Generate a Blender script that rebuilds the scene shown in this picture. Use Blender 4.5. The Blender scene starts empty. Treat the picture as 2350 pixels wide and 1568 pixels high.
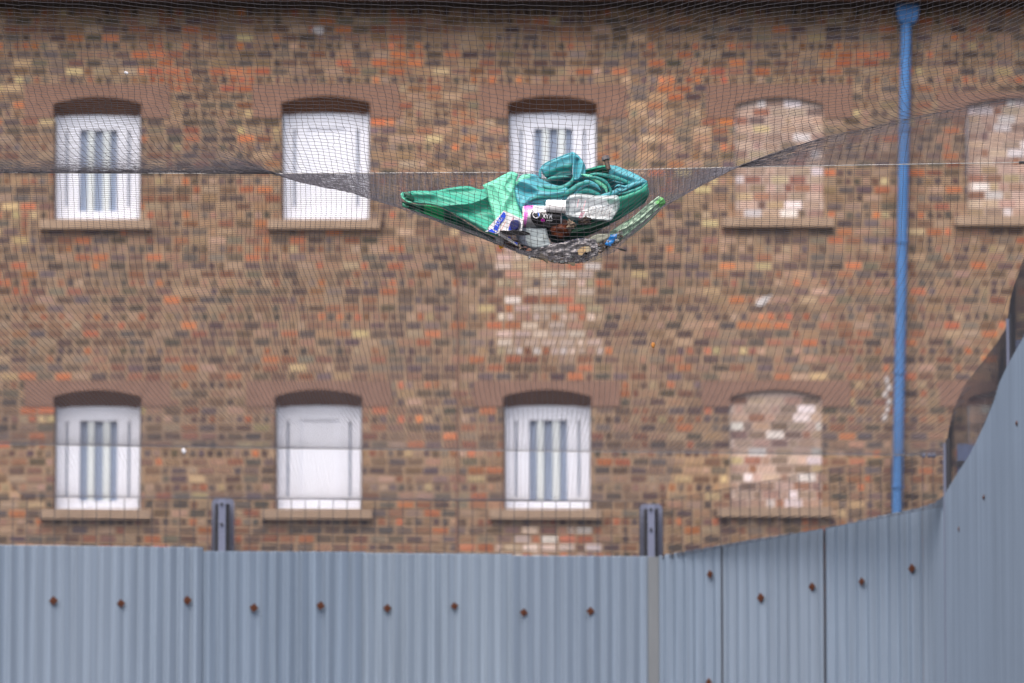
import bpy, bmesh, math, random
import numpy as np
from mathutils import Vector, Matrix, noise

random.seed(11)
rng = np.random.default_rng(5)
sc = bpy.context.scene
C = sc.collection

# ------------------------------------------------------------------ camera
FU = 12900.0                       # focal length in picture units (picture = 2350 x 1568 units)
PITCH = math.atan(1493.0 / FU)
CP, SP = math.cos(PITCH), math.sin(PITCH)
CAMZ = 1.6
cam_d = bpy.data.cameras.new('camera')
cam = bpy.data.objects.new('camera', cam_d)
C.objects.link(cam)
cam.location = (0, 0, CAMZ)
cam.rotation_euler = (math.pi / 2 + PITCH, 0, 0)
cam_d.sensor_width = 36.0
cam_d.lens = 36.0 * FU / 2350.0
cam_d.clip_start = 0.5
cam_d.clip_end = 800
cam_d.dof.use_dof = True
cam_d.dof.focus_distance = 18.15
cam_d.dof.aperture_fstop = 7.8
sc.camera = cam

# ------------------------------------------------------------------ light: overcast day
SUN_EL, SUN_AZ = math.radians(60), math.radians(200)   # azimuth from +Y clockwise
w = bpy.data.worlds.new('World')
sc.world = w
w.use_nodes = True
nt = w.node_tree
bg = nt.nodes['Background']
sky = nt.nodes.new('ShaderNodeTexSky')
sky.sky_type = 'NISHITA'
sky.sun_disc = False
sky.sun_elevation = SUN_EL
sky.sun_rotation = SUN_AZ
sky.air_density = 0.8
sky.dust_density = 6.0
sky.ozone_density = 0.6
nt.links.new(sky.outputs['Color'], bg.inputs['Color'])
bg.inputs['Strength'].default_value = 0.12
sd = bpy.data.lights.new('sun', 'SUN')
sd.energy = 1.5
sd.angle = math.radians(60)
sd.color = (1.0, 0.97, 0.95)
so = bpy.data.objects.new('sun', sd)
C.objects.link(so)
dirv = Vector((math.sin(SUN_AZ) * math.cos(SUN_EL), math.cos(SUN_AZ) * math.cos(SUN_EL), math.sin(SUN_EL)))
so.rotation_euler = dirv.to_track_quat('Z', 'Y').to_euler()
so.location = (0, 0, 30)
sc.view_settings.view_transform = 'Standard'
sc.view_settings.look = 'None'
sc.view_settings.gamma = 1.0
sc.view_settings.exposure = 0.97
sc.cycles.use_denoising = True
sc.cycles.max_bounces = 6
sc.cycles.transparent_max_bounces = 8

# ------------------------------------------------------------------ helpers
def P(u, v, Y):
    """world point at distance Y that the photograph shows at picture position (u, v)"""
    a = (np.asarray(u, float) - 1175.0) / FU
    b = (784.0 - np.asarray(v, float)) / FU
    y = CP - SP * b
    t = np.asarray(Y, float) / y
    return np.stack(np.broadcast_arrays(t * a, np.asarray(Y, float) + 0 * a, CAMZ + t * (SP + CP * b)), -1)

def lin(c):
    r = []
    for x in c[:3]:
        x = x / 255.0
        r.append(x / 12.92 if x <= 0.04045 else ((x + 0.055) / 1.055) ** 2.4)
    return tuple(r)

def mat(name, rgb, rough=0.7, metal=0.0, spec=0.4, var=0.0, scale=8.0, bump=0.0, stretch=None, trans=0.0, attr=False, alpha=None):
    m = bpy.data.materials.new(name)
    m.use_nodes = True
    n, l = m.node_tree.nodes, m.node_tree.links
    b = n['Principled BSDF']
    b.inputs['Roughness'].default_value = rough
    b.inputs['Metallic'].default_value = metal
    b.inputs['Specular IOR Level'].default_value = spec
    col = None
    if attr:
        a = n.new('ShaderNodeAttribute'); a.attribute_name = 'Col'
        col = a.outputs['Color']
    else:
        r = n.new('ShaderNodeRGB'); r.outputs[0].default_value = (*rgb, 1)
        col = r.outputs[0]
    if var or bump:
        tc = n.new('ShaderNodeTexCoord')
        mp = n.new('ShaderNodeMapping')
        if stretch: mp.inputs['Scale'].default_value = stretch
        l.new(tc.outputs['Object'], mp.inputs['Vector'])
        ns = n.new('ShaderNodeTexNoise')
        ns.inputs['Scale'].default_value = scale
        ns.inputs['Detail'].default_value = 6
        l.new(mp.outputs[0], ns.inputs['Vector'])
    if var:
        mr = n.new('ShaderNodeMapRange')
        mr.inputs['From Min'].default_value = 0.25; mr.inputs['From Max'].default_value = 0.75
        mr.inputs['To Min'].default_value = 1 - var; mr.inputs['To Max'].default_value = 1 + var
        l.new(ns.outputs['Fac'], mr.inputs['Value'])
        vm = n.new('ShaderNodeVectorMath'); vm.operation = 'SCALE'
        l.new(col, vm.inputs[0]); l.new(mr.outputs[0], vm.inputs['Scale'])
        col = vm.outputs[0]
    l.new(col, b.inputs['Base Color'])
    if bump:
        bp = n.new('ShaderNodeBump'); bp.inputs['Strength'].default_value = bump
        bp.inputs['Distance'].default_value = 0.01
        l.new(ns.outputs['Fac'], bp.inputs['Height']); l.new(bp.outputs[0], b.inputs['Normal'])
    if trans:
        out = n['Material Output']
        tr = n.new('ShaderNodeBsdfTranslucent'); l.new(col, tr.inputs['Color'])
        mx = n.new('ShaderNodeMixShader'); mx.inputs[0].default_value = trans
        l.new(b.outputs[0], mx.inputs[1]); l.new(tr.outputs[0], mx.inputs[2]); l.new(mx.outputs[0], out.inputs['Surface'])
    if alpha is not None:
        b.inputs['Alpha'].default_value = alpha
    return m

def new_obj(name, me, parent=None, m=None):
    o = bpy.data.objects.new(name, me)
    C.objects.link(o)
    if parent is not None: o.parent = parent
    if m is not None:
        me.materials.append(m)
    return o

def tag(o, label=None, cat=None, group=None, kind=None):
    if label: o['label'] = label
    if cat: o['category'] = cat
    if group: o['group'] = group
    if kind: o['kind'] = kind
    return o

def empty(name, loc, label, cat, group=None):
    o = bpy.data.objects.new(name, None)
    o.empty_display_size = 0.1
    C.objects.link(o)
    o.location = loc
    tag(o, label, cat, group)
    EMPT[o.name] = Vector(loc)
    return o
EMPT = {}

class MB:
    """collects faces in world coordinates with a colour per face"""
    def __init__(s):
        s.v, s.f, s.c = [], [], []
    def face(s, pts, c=(0.5, 0.5, 0.5)):
        i = len(s.v); s.v += [tuple(map(float, p)) for p in pts]; s.f.append(tuple(range(i, i + len(pts)))); s.c.append(c)
    def box(s, x0, x1, y0, y1, z0, z1, c=(0.5, 0.5, 0.5), skip=()):
        i = len(s.v)
        s.v += [(x0, y0, z0), (x1, y0, z0), (x1, y1, z0), (x0, y1, z0), (x0, y0, z1), (x1, y0, z1), (x1, y1, z1), (x0, y1, z1)]
        fs = {'b': (0, 3, 2, 1), 't': (4, 5, 6, 7), 'f': (0, 1, 5, 4), 'k': (2, 3, 7, 6), 'l': (3, 0, 4, 7), 'r': (1, 2, 6, 5)}
        for k, q in fs.items():
            if k not in skip: s.f.append(tuple(i + a for a in q)); s.c.append(c)
    def grid(s, pts, c=(0.5, 0.5, 0.5), closed=False, cfun=None):
        """pts: n x m x 3 array"""
        n, m_ = pts.shape[:2]; i = len(s.v)
        s.v += [tuple(map(float, p)) for p in pts.reshape(-1, 3)]
        for a in range(n - 1):
            for b in range(m_ - (0 if closed else 1)):
                b2 = (b + 1) % m_
                s.f.append((i + a * m_ + b, i + a * m_ + b2, i + (a + 1) * m_ + b2, i + (a + 1) * m_ + b))
                s.c.append(cfun(a / (n - 1), b / (m_ - 1)) if cfun else c)
    def build(s, name, m, parent=None, smooth=False, origin=None):
        me = bpy.data.meshes.new(name)
        og = Vector(origin) if origin is not None else Vector((0, 0, 0))
        if parent is not None and origin is None:
            q = parent
            og = Vector((0, 0, 0))
            while q is not None:
                og = og + q.location; q = q.parent
        V = np.array(s.v) - np.array(og)
        me.from_pydata([tuple(p) for p in V], [], s.f)
        at = me.color_attributes.new('Col', 'FLOAT_COLOR', 'CORNER')
        cols = np.concatenate([np.tile(np.array([*c, 1.0]), (len(f), 1)) for f, c in zip(s.f, s.c)]) if s.f else np.zeros((0, 4))
        at.data.foreach_set('color', cols.ravel().astype(np.float32))
        if smooth: me.polygons.foreach_set('use_smooth', [True] * len(me.polygons))
        me.update()
        o = new_obj(name, me, parent, m)
        if origin is not None and parent is None: o.location = og
        return o

def fix_normals(o):
    bm = bmesh.new(); bm.from_mesh(o.data); bmesh.ops.remove_doubles(bm, verts=bm.verts, dist=1e-6)
    bmesh.ops.recalc_face_normals(bm, faces=bm.faces); bm.to_mesh(o.data); bm.free()

def mesh_np(name, V, F, m, parent=None, smooth=True, col=None):
    """V n x 3, F k x 4 quads (world coordinates, parent at any location)"""
    og = np.zeros(3)
    q = parent
    while q is not None:
        og = og + np.array(q.location); q = q.parent
    V = V - og
    me = bpy.data.meshes.new(name)
    me.vertices.add(len(V)); me.vertices.foreach_set('co', V.astype(np.float32).ravel())
    k = F.shape[1]
    me.loops.add(F.size); me.loops.foreach_set('vertex_index', F.astype(np.int32).ravel())
    me.polygons.add(len(F))
    me.polygons.foreach_set('loop_start', np.arange(0, F.size, k, dtype=np.int32))
    me.polygons.foreach_set('loop_total', np.full(len(F), k, dtype=np.int32))
    if smooth: me.polygons.foreach_set('use_smooth', np.ones(len(F), bool))
    me.update(calc_edges=True)
    return new_obj(name, me, parent, m)

def strands(G, r, mask=None, ref=(1, 0, 0), sides=3):
    """G: S x N x 3 polylines -> tube quads along axis 1"""
    G = np.asarray(G, float)
    T = np.gradient(G, axis=1)
    T /= np.linalg.norm(T, axis=2, keepdims=True) + 1e-12
    R = np.array(ref, float)
    N1 = R - T * (T @ R)[..., None]
    N1 /= np.linalg.norm(N1, axis=2, keepdims=True) + 1e-12
    N2 = np.cross(T, N1)
    S, N = G.shape[:2]
    r = np.broadcast_to(np.asarray(r, float), (S, N))[..., None]
    rings = []
    for k in range(sides):
        a = math.pi / 2 + 2 * math.pi * k / sides
        rings.append(G + r * (math.cos(a) * N1 + math.sin(a) * N2))
    V = np.stack(rings, 2).reshape(-1, 3)
    idx = np.arange(S * N * sides).reshape(S, N, sides)
    F = []
    for k in range(sides):
        k2 = (k + 1) % sides
        q = np.stack([idx[:, :-1, k], idx[:, :-1, k2], idx[:, 1:, k2], idx[:, 1:, k]], -1)
        if mask is not None:
            ok = mask[:, :-1] & mask[:, 1:]
            q = q[ok]
        F.append(q.reshape(-1, 4))
    return V, np.concatenate(F)

def join(parts):
    vs, fs, o = [], [], 0
    for V, F in parts:
        vs.append(V); fs.append(F + o); o += len(V)
    return np.concatenate(vs), np.concatenate(fs)

def tube(mb, pts, r, c=(0.5, 0.5, 0.5), n=10, cap=True):
    pts = [Vector(p) for p in pts]
    rs = r if isinstance(r, (list, tuple)) else [r] * len(pts)
    rings = []
    for i, p in enumerate(pts):
        t = (pts[min(i + 1, len(pts) - 1)] - pts[max(i - 1, 0)]).normalized()
        a = Vector((0, 1, 0)) if abs(t.y) < 0.9 else Vector((1, 0, 0))
        n1 = t.cross(a).normalized(); n2 = t.cross(n1)
        rings.append([p + rs[i] * (math.cos(2 * math.pi * k / n) * n1 + math.sin(2 * math.pi * k / n) * n2) for k in range(n)])
    mb.grid(np.array([[tuple(q) for q in rg] for rg in rings]), c, closed=True)
    if cap:
        mb.face(rings[0][::-1], c); mb.face(rings[-1], c)

def smoothstep(a, b, x):
    t = np.clip((np.asarray(x, float) - a) / (b - a), 0, 1)
    return t * t * (3 - 2 * t)

# ------------------------------------------------------------------ ground
GREY = (0.5, 0.5, 0.5)
m_ground = mat('ground_tarmac', (0.06, 0.06, 0.06), 0.9, var=0.3, scale=1.5)
g = MB(); g.face([(-300, -200, 0), (300, -200, 0), (300, 400, 0), (-300, 400, 0)])
tag(g.build('ground', m_ground), kind='structure')

# ------------------------------------------------------------------ brick building
YW = 51.6
bld = empty('brick_building', (0, YW, 0), 'weathered brown and orange brick building wall with white windows and bricked up openings', 'building')
m_brick = mat('brick', GREY, 0.9, spec=0.15, attr=True, var=0.16, scale=22, bump=0.5)
m_mortar = mat('mortar', lin((156, 132, 108)), 0.95, spec=0.1, var=0.14, scale=3, bump=0.3)
m_lintel = mat('lintel_stone', lin((134, 105, 91)), 0.9, spec=0.15, var=0.12, scale=9, bump=0.3)
m_sill = mat('sill_stone', lin((160, 138, 118)), 0.9, spec=0.15, var=0.12, scale=9, bump=0.3)
m_reveal = mat('reveal_stone', lin((112, 82, 66)), 0.9, spec=0.15, var=0.12, scale=9)
m_white = mat('white_window_paint', (0.77, 0.80, 0.89), 0.4, var=0.03, scale=3)
m_blind = mat('white_blind', (0.80, 0.83, 0.92), 0.6)
m_glass = mat('window_pane', (0.26, 0.32, 0.44), 0.2, spec=0.5, var=0.12, scale=2)
m_bar = mat('window_bar_paint', (0.66, 0.72, 0.74), 0.4)
m_blue = mat('blue_pipe_paint', lin((72, 118, 172)), 0.65, spec=.25, var=0.08, scale=5)
m_eave = mat('eaves_board', lin((98, 62, 46)), 0.7, var=0.15, scale=4)
m_gutter = mat('gutter_black', (0.012, 0.010, 0.010), 0.6)

def W(u, v, d=0.0):
    return P(u, v, YW + d)

# openings: (uL, uR, v_arch_top, v_window_top, v_bottom, kind)
OPEN = [
    (122, 325, 221, 272, 505, 'bars'), (645, 850, 219, 268, 505, 'blind'), (1165, 1370, 219, 268, 505, 'bars'),
    (1687, 1890, 222, None, 500, 'brick'), (2220, 2424, 224, None, 497, 'brick'),
    (122, 325, 894, 940, 1170, 'bars'), (630, 832, 893, 938, 1170, 'blind'), (1154, 1357, 893, 938, 1170, 'bars'),
    (1676, 1886, 893, None, 1165, 'brick'), (2222, 2428, 895, None, 1166, 'brick'),
    (-402, -198, 222, 270, 505, 'bars'), (-402, -198, 893, 938, 1170, 'bars'),
]
CH = 0.0792
HB = 0.083
def snap(z0, z1):
    r0 = math.ceil((z0 - 0.01) / CH - 0.5 + 1e-9); r1 = math.floor((z1 + 0.01) / CH - 0.5 - 1e-9)
    return r0 * CH, (r1 + 1) * CH
rects = []     # (x0,x1,z0,z1) holes in the brick face
for (a, b, va, vw, vb, k) in OPEN:
    p0, p1 = W(a, vb), W(b, va)
    rects.append((p0[0], p1[0], p0[2], p1[2]))
    q0, q1 = W(a - 66, va + 40), W(b + 66, va - 17)
    rects.append((q0[0], q1[0], q0[2], q1[2]))

X0, X1 = W(-420, 400)[0], W(2760, 400)[0]
ZTOP = W(1175, 8)[2]
PAL = [((92, 74, 66), 16), ((74, 64, 64), 17), ((118, 88, 74), 15), ((148, 116, 94), 15), ((132, 84, 64), 10),
       ((176, 100, 68), 5), ((192, 108, 68), 2.5), ((160, 134, 114), 14), ((190, 170, 126), 2), ((108, 96, 88), 9), ((88, 78, 82), 9)]
PAL_BLEACH = [((214, 190, 176), 9), ((222, 206, 194), 9), ((190, 110, 80), 6), ((176, 130, 112), 8), ((224, 216, 214), 5), ((120, 96, 92), 4), ((186, 170, 140), 5)]
PAL_FILL = [((192, 168, 152), 10), ((172, 144, 130), 8), ((150, 104, 88), 6), ((240, 236, 240), 9), ((124, 104, 98), 6), ((190, 166, 150), 10), ((180, 160, 128), 5)]
PAL_ORANGE = [((190, 106, 68), 8), ((168, 86, 60), 7), ((150, 78, 58), 4), ((130, 92, 72), 5), ((100, 78, 68), 3)]
def pick(pal):
    sat_ = 0.28
    t = random.uniform(0, sum(w_ for _, w_ in pal))
    for c, w_ in pal:
        t -= w_
        if t <= 0: break
    k = random.uniform(0.88, 1.12)
    mo = (138, 117, 98)
    return tuple(min(250, (x * (1 - sat_) + m0 * sat_) * k + random.uniform(-4, 4)) for x, m0 in zip(c, mo))
def patch(u, v, x, y, rx, ry):
    return ((u - x) / rx) ** 2 + ((v - y) / ry) ** 2 < random.uniform(0.4, 1.2)
ORANGE = [(395, 170, 70, 60), (565, 190, 50, 35), (925, 130, 60, 40), (1640, 170, 60, 40), (1960, 130, 60, 35), (1540, 205, 50, 25), (1800, 150, 40, 20),
          (350, 160, 40, 90), (30, 650, 60, 30), (1780, 735, 80, 22), (230, 760, 60, 30)]
def uv_of(x, z):
    # inverse of W
    zz_ = (z - CAMZ) / YW
    b = (zz_ * CP - SP) / (CP + zz_ * SP)
    t = YW / (CP - SP * b)
    return 1175 + FU * x / t, 784 - FU * b
wallb, mort = MB(), MB()
nrow = int(ZTOP / CH) + 1
for r in range(nrow):
    z0 = r * CH; z1 = min(z0 + CH, ZTOP)
    if z1 - z0 < 0.02: continue
    zc = (z0 + z1) / 2
    holes = sorted((h[0], h[1]) for h in rects if h[2] - 0.01 < zc < h[3] + 0.01)
    def outside(a, b):
        segs = [(a, b)]
        for (h0, h1) in holes:
            ns_ = []
            for (s0, s1) in segs:
                if h1 <= s0 or h0 >= s1: ns_.append((s0, s1)); continue
                if h0 > s0: ns_.append((s0, h0))
                if h1 < s1: ns_.append((h1, s1))
            segs = ns_
        return segs
    for (s0, s1) in outside(X0, X1):
        mort.box(s0, s1, YW, YW + 0.3, z0, z1, skip=('l', 'r') if not holes else ())
    x = X0 - (r % 2) * HB - random.uniform(0, 0.03)
    header_row = (r % 4 == 2)
    j = 0
    while x < X1:
        if header_row: wd = HB
        else: wd = HB if random.random() < 0.2 else 2 * HB
        u, v = uv_of(x + wd / 2, zc)
        pal = PAL
        if 1140 < u < 1378 and (558 < v < 815 or 1208 < v < 1330): pal = PAL_BLEACH if random.random() < 0.92 else PAL
        elif any(patch(u, v, *o_) for o_ in ORANGE): pal = PAL_ORANGE
        for (s0, s1) in outside(x + 0.009, x + wd - 0.009):
            if s1 - s0 < 0.02: continue
            pr = random.uniform(0.002, 0.008)
            c = pick(pal)
            jt = lambda k=.006: random.uniform(-k, k)
            za, zb = z0 + .0105, z1 - .0105
            kz = 1 + .16 * noise.noise(Vector((s0 * .55, zc * .7, 1.0))) + .10 * noise.noise(Vector((s0 * 2.1, zc * 1.4, 7.0)))
            c = tuple(x_ * kz for x_ in c)
            if s0 > X0 and s1 - s0 > .05: s0 += random.uniform(0, .004); s1 -= random.uniform(0, .004)
            f_ = [(s0 + jt(), YW - pr, za + jt(.005)), (s1 + jt(), YW - pr, za + jt(.005)), (s1 + jt(), YW - pr, zb + jt(.005)), (s0 + jt(), YW - pr, zb + jt(.005))]
            b_ = [(x_, YW + .01, z_) for x_, _, z_ in f_]
            lc = lin(c)
            wallb.face(f_, lc)
            for q in range(4):
                q2 = (q + 1) % 4
                wallb.face([f_[q], b_[q], b_[q2], f_[q2]], lc)
        x += wd
mort.build('wall', m_mortar, bld)
wallb.build('brick_facing', m_brick, bld)

def arch_pts(u0, u1, vs, vc, n=14):
    """picture-space arc: springing height vs, crown vc"""
    return [(u0 + (u1 - u0) * k / n, vs + (vc - vs) * (1 - (2 * k / n - 1) ** 2)) for k in range(n + 1)]

for (a, b, va, vw, vb, kind) in OPEN:
    # lintel with a shallow arch cut out of it and a splayed soffit
    L = MB()
    za_, zb_ = snap(W(a - 66, va + 40)[2], W(b + 66, va - 17)[2])
    vt, vbm = uv_of(0, zb_)[1], uv_of(0, za_)[1]
    arc = arch_pts(a, b, va + 17, va + 1)
    fy = -0.012
    tl, tr = (a - 66, vt), (b + 66, vt)
    top_l, top_r = W(*tl, fy), W(*tr, fy)
    # front in strips
    L.face([W(a - 66, vbm, fy), W(a, vbm, fy), W(a, vt, fy), W(a - 66, vt, fy)])
    L.face([W(b, vbm, fy), W(b + 66, vbm, fy), W(b + 66, vt, fy), W(b, vt, fy)])
    for (p, q) in zip(arc[:-1], arc[1:]):
        L.face([W(*p, fy), W(*q, fy), W(q[0], vt, fy), W(p[0], vt, fy)])
    L.face([W(a - 66, vt, fy), W(b + 66, vt, fy), W(b + 66, vt, 0.2), W(a - 66, vt, 0.2)])
    L.face([W(a - 66, vbm, 0.05), W(a, vbm, 0.05), W(a, vbm, fy), W(a - 66, vbm, fy)])
    L.face([W(b, vbm, 0.05), W(b + 66, vbm, 0.05), W(b + 66, vbm, fy), W(b, vbm, fy)])
    L.face([W(a, vbm, fy), W(a, vbm, 0.2), W(a, arc[0][1], 0.2), W(a, arc[0][1], fy)])
    L.face([W(b, vbm, fy), W(b, vbm, 0.2), W(b, arc[0][1], 0.2), W(b, arc[0][1], fy)])
    L.build('lintel', m_lintel, bld)
    S = MB()
    if kind != 'brick':
        arc2 = arch_pts(a + 5, b - 2, vw + 1, vw - 7)
        D = 0.15
        S.grid(np.array([[W(*p, fy) for p in arc], [W(*p, D) for p in arc2]]))
        # jambs
        S.face([W(a, vb, 0), W(a + 7, vb, D), W(a + 5, arc2[0][1], D), W(a, arc[0][1], 0)])
        S.face([W(b, vb, 0), W(b - 3, vb, D), W(b - 2, arc2[0][1], D), W(b, arc[0][1], 0)])
        S.build('window_reveal', m_reveal, bld)
    else:
        # blocked with lighter brick
        K, KM = MB(), MB()
        dy = 0.035
        pa, pb = W(a, vb, dy), W(b, va + 1, dy)
        KM.face([W(a, vb, dy), W(b, vb, dy)] + [W(*p, dy) for p in arc[::-1]])
        z = pa[2]
        rr = 0
        while z < pb[2]:
            x = pa[0] - (rr % 2) * HB * 0.5
            while x < pb[0]:
                wd = random.choice((HB, 2 * HB, 2 * HB))
                xs, xe = max(x + 0.006, pa[0] + 0.008), min(x + wd - 0.006, pb[0] - 0.008)
                if xe - xs > 0.03:
                    uu, vv_ = uv_of((xs + xe) / 2, z + CH)
                    f = (uu - a) / (b - a) * 2 - 1
                    lim = W(uu, va + 1 + 16 * f * f, dy)[2]
                    if z + CH - 0.006 < lim:
                        K.box(xs, xe, YW + dy - random.uniform(.002, .006), YW + dy + .01, z + 0.006, z + CH - 0.006, lin(pick(PAL_FILL)), skip=('k',))
                x += wd
            z += CH; rr += 1
        ko = KM.build('blocked_window', MF if 'MF' in globals() else globals().setdefault('MF', mat('pale_mortar', lin((196, 176, 164)), 0.95, spec=0.1, var=0.15, scale=4, bump=0.3)), bld)
        K.build('brick_infill', m_brick, ko)
        S.grid(np.array([[W(*p, fy) for p in arc], [W(p[0], p[1] + 1, dy) for p in arc]]))
        S.build('window_reveal', m_reveal, bld)
    # sill
    sl = MB()
    p0, p1 = W(a - 30, vb + 22), W(b + 22, vb - 3)
    lip = -0.075
    s_z0, s_z1 = p0[2], p1[2]
    sl.face([(p0[0], YW + lip, s_z0), (p1[0], YW + lip, s_z0), (p1[0], YW + lip, s_z1 - 0.015), (p0[0], YW + lip, s_z1 - 0.015)])
    sl.face([(p0[0], YW + lip, s_z1 - 0.015), (p1[0], YW + lip, s_z1 - 0.015), (p1[0], YW + 0.24, s_z1 + 0.004), (p0[0], YW + 0.24, s_z1 + 0.004)])
    sl.face([(p0[0], YW, s_z0 - 0.01), (p1[0], YW, s_z0 - 0.01), (p1[0], YW + lip, s_z0), (p0[0], YW + lip, s_z0)])
    for xx in (p0[0], p1[0]):
        sl.face([(xx, YW + lip, s_z0), (xx, YW, s_z0 - 0.01), (xx, YW + .01, s_z1), (xx, YW + lip, s_z1 - 0.015)])
    sl.build('window_sill', m_sill, bld)
    if kind == 'brick': continue
    # the white window unit, set back in the opening
    D = 0.14
    w0, w1 = a + 6, b - 3
    q0, q1 = P(w0, vb + 1, YW + D), P(w1, vw - 6, YW + D)
    x0, x1, z0, z1 = q0[0], q1[0], q0[2], q1[2]
    ww, hh = x1 - x0, z1 - z0
    zt = z1 - 0.045          # arch covers the rest
    F = MB()
    def fb(ax, bx, az, bz, y0, y1, mb=None, c=GREY):
        (mb or F).box(x0 + ax * ww, x0 + bx * ww, YW + D + y0, YW + D + y1, z0 + az * hh, z0 + bz * hh, c)
    s0a, s0b, s1a, s1b = 0.112, 0.140, 0.855, 0.883
    slo, shi = 0.13, 0.86
    oa, ob, olo, ohi = 0.28, 0.73, 0.085, 0.865
    fb(0, s0a, 0, 1, 0, 0.06); fb(s1b, 1, 0, 1, 0, 0.06)
    fb(s0a, s0b, 0, slo, 0, 0.06); fb(s0a, s0b, shi, 1, 0, 0.06)
    fb(s1a, s1b, 0, slo, 0, 0.06); fb(s1a, s1b, shi, 1, 0, 0.06)
    fb(s0b, oa, 0, 1, 0, 0.06); fb(ob, s1a, 0, 1, 0, 0.06)
    fb(oa, ob, 0, olo, 0, 0.06); fb(oa, ob, ohi, 1, 0, 0.06)
    # raised outer trim and bottom drip
    fb(0, 0.028, 0, 1, -0.02, -0.001); fb(0.972, 1, 0, 1, -0.02, -0.001)
    fb(0.03, 0.97, 0, 0.035, -0.02, -0.001)
    wo = F.build('window', m_white, bld)
    for (ga, gb, gl, gh) in ((s0a, s0b, slo, shi), (s1a, s1b, slo, shi)):
        G_ = MB(); fb(ga, gb, gl, gh, 0.045, 0.05, G_); G_.build('vent_slot', m_glass, wo)
    if kind == 'bars':
        G_ = MB(); fb(oa, ob, olo, ohi, 0.045, 0.05, G_); G_.build('pane', m_glass, wo)
    if kind == 'bars':
        for (ba, bb) in ((0.375, 0.452), (0.558, 0.64)):
            B = MB(); fb(ba, bb, olo, ohi, 0.01, 0.04, B); B.build('window_bar', m_bar, wo)
    else:
        B = MB(); fb(oa, ob, olo, ohi, 0.012, 0.045, B); B.build('blind', m_blind, wo)

# eaves, gutter, roof
e = MB()
zt_ = W(1175, 9)[2]
ef = P(1175, 7, YW - 0.34)[2]
e.box(X0 - 1, X1 + 1, YW - 0.30, YW + 0.3, ef + 0.01, ef + 0.14)
e.build('soffit', m_gutter, bld)
e = MB()
e.box(X0 - 1, X1 + 1, YW - 0.34, YW - 0.302, ef + 0.028, ef + 0.30)
e.build('fascia', m_eave, bld)
e = MB()
tube(e, [(X0 - 1, YW - 0.40, ef + 0.16), (X1 + 1, YW - 0.40, ef + 0.16)], 0.055, n=14)
e.build('gutter', m_gutter, bld)
m_roof = mat('roof_slate', (0.07, 0.07, 0.08), 0.8, var=0.2, scale=3)
e = MB()
e.face([(X0 - 1, YW - 0.36, ef + 0.30), (X1 + 1, YW - 0.36, ef + 0.30), (X1 + 1, YW + 5, ef + 3.4), (X0 - 1, YW + 5, ef + 3.4)])
e.face([(X0 - 1, YW + 0.3, 0), (X0 - 1, YW + 0.3, ef + .4), (X0 - 1, YW + 5, ef + 3.4), (X0 - 1, YW + 5, 0)])
e.face([(X1 + 1, YW + 0.3, 0), (X1 + 1, YW + 0.3, ef + .4), (X1 + 1, YW + 5, ef + 3.4), (X1 + 1, YW + 5, 0)])
e.build('roof', m_roof, bld)  # unseen roof slab, added to shade the top of the wall
# downpipe with hopper head
dp = MB()
tp, bt = P(2080, 40, YW - 0.12), P(2056, 1330, YW - 0.12)
tube(dp, [tuple(tp), tuple(bt)], 0.049, n=20, cap=False)
tube(dp, [tuple(bt), (bt[0] - 0.02, bt[1], 0.0)], 0.049, n=20)
for vv in (300, 560, 860, 1120):
    k = (vv - 40) / 1290.0
    c_ = tp + (bt - tp) * k
    tube(dp, [(c_[0], c_[1], c_[2] - 0.012), (c_[0], c_[1], c_[2] + 0.012)], 0.059, n=20)
dpo = dp.build('downpipe', m_blue, bld, smooth=True)
hp = MB()
def ring(vv, hw, dep):
    c = P(2082.5, vv, YW - 0.12)
    return [(c[0] - hw, c[1] - dep, c[2]), (c[0] + hw, c[1] - dep, c[2]), (c[0] + hw, c[1] + dep, c[2]), (c[0] - hw, c[1] + dep, c[2])]
rg = [ring(56, .055, .05), ring(49, .082, .07), ring(36, .098, .085), ring(6, .104, .09), ring(4, .112, .096), ring(-4, .112, .096), ring(-6, .10, .09)]
hp.grid(np.array(rg), closed=True)
hp.face(rg[0][::-1]); hp.face(rg[-1])
hp.build('hopper_head', m_blue, dpo)
# thin rust stained conduit and bits on the wall
m_rust = mat('rusty_conduit', lin((134, 100, 84)), 0.9, var=0.2, scale=10)
cd = MB()
for (va_, vb_, uu, vv2) in ((540, 900, 1050, 1051), (900, 1320, 1051, 1047)):
    tube(cd, [tuple(P(uu, va_, YW - .014)), tuple(P(vv2, vb_, YW - .014))], 0.009, n=8)
cd.build('conduit', m_rust, bld)
m_splash = mat('white_splash', lin((196, 190, 188)), 0.9, var=0.2, scale=12)
sp = MB()
def blob(u, v, ru, rv, tilt, n=14):
    pts = []
    for k in range(n):
        t = 2 * math.pi * k / n; q = random.uniform(.55, 1.1)
        x, y = ru * q * math.cos(t), rv * q * math.sin(t)
        pts.append(W(u + x * math.cos(tilt) - y * math.sin(tilt), v + x * math.sin(tilt) + y * math.cos(tilt), -0.0105))
    c = W(u, v, -0.0115)
    for k in range(n): sp.face([c, pts[(k + 1) % n], pts[k]])
blob(1752, 690, 27, 9, -0.6); sp.build('paint_splash', m_splash, bld); sp = MB()
for (a, b) in ((2036, 872), (2041, 890), (2032, 905), (2040, 922), (2036, 940), (2030, 958)):
    blob(a, b, 7, 10, 0.2); sp.build('paint_splash', m_splash, bld); sp = MB()
blob(732, 70, 16, 12, 0)
sp.build('paint_splash', m_splash, bld)

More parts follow.
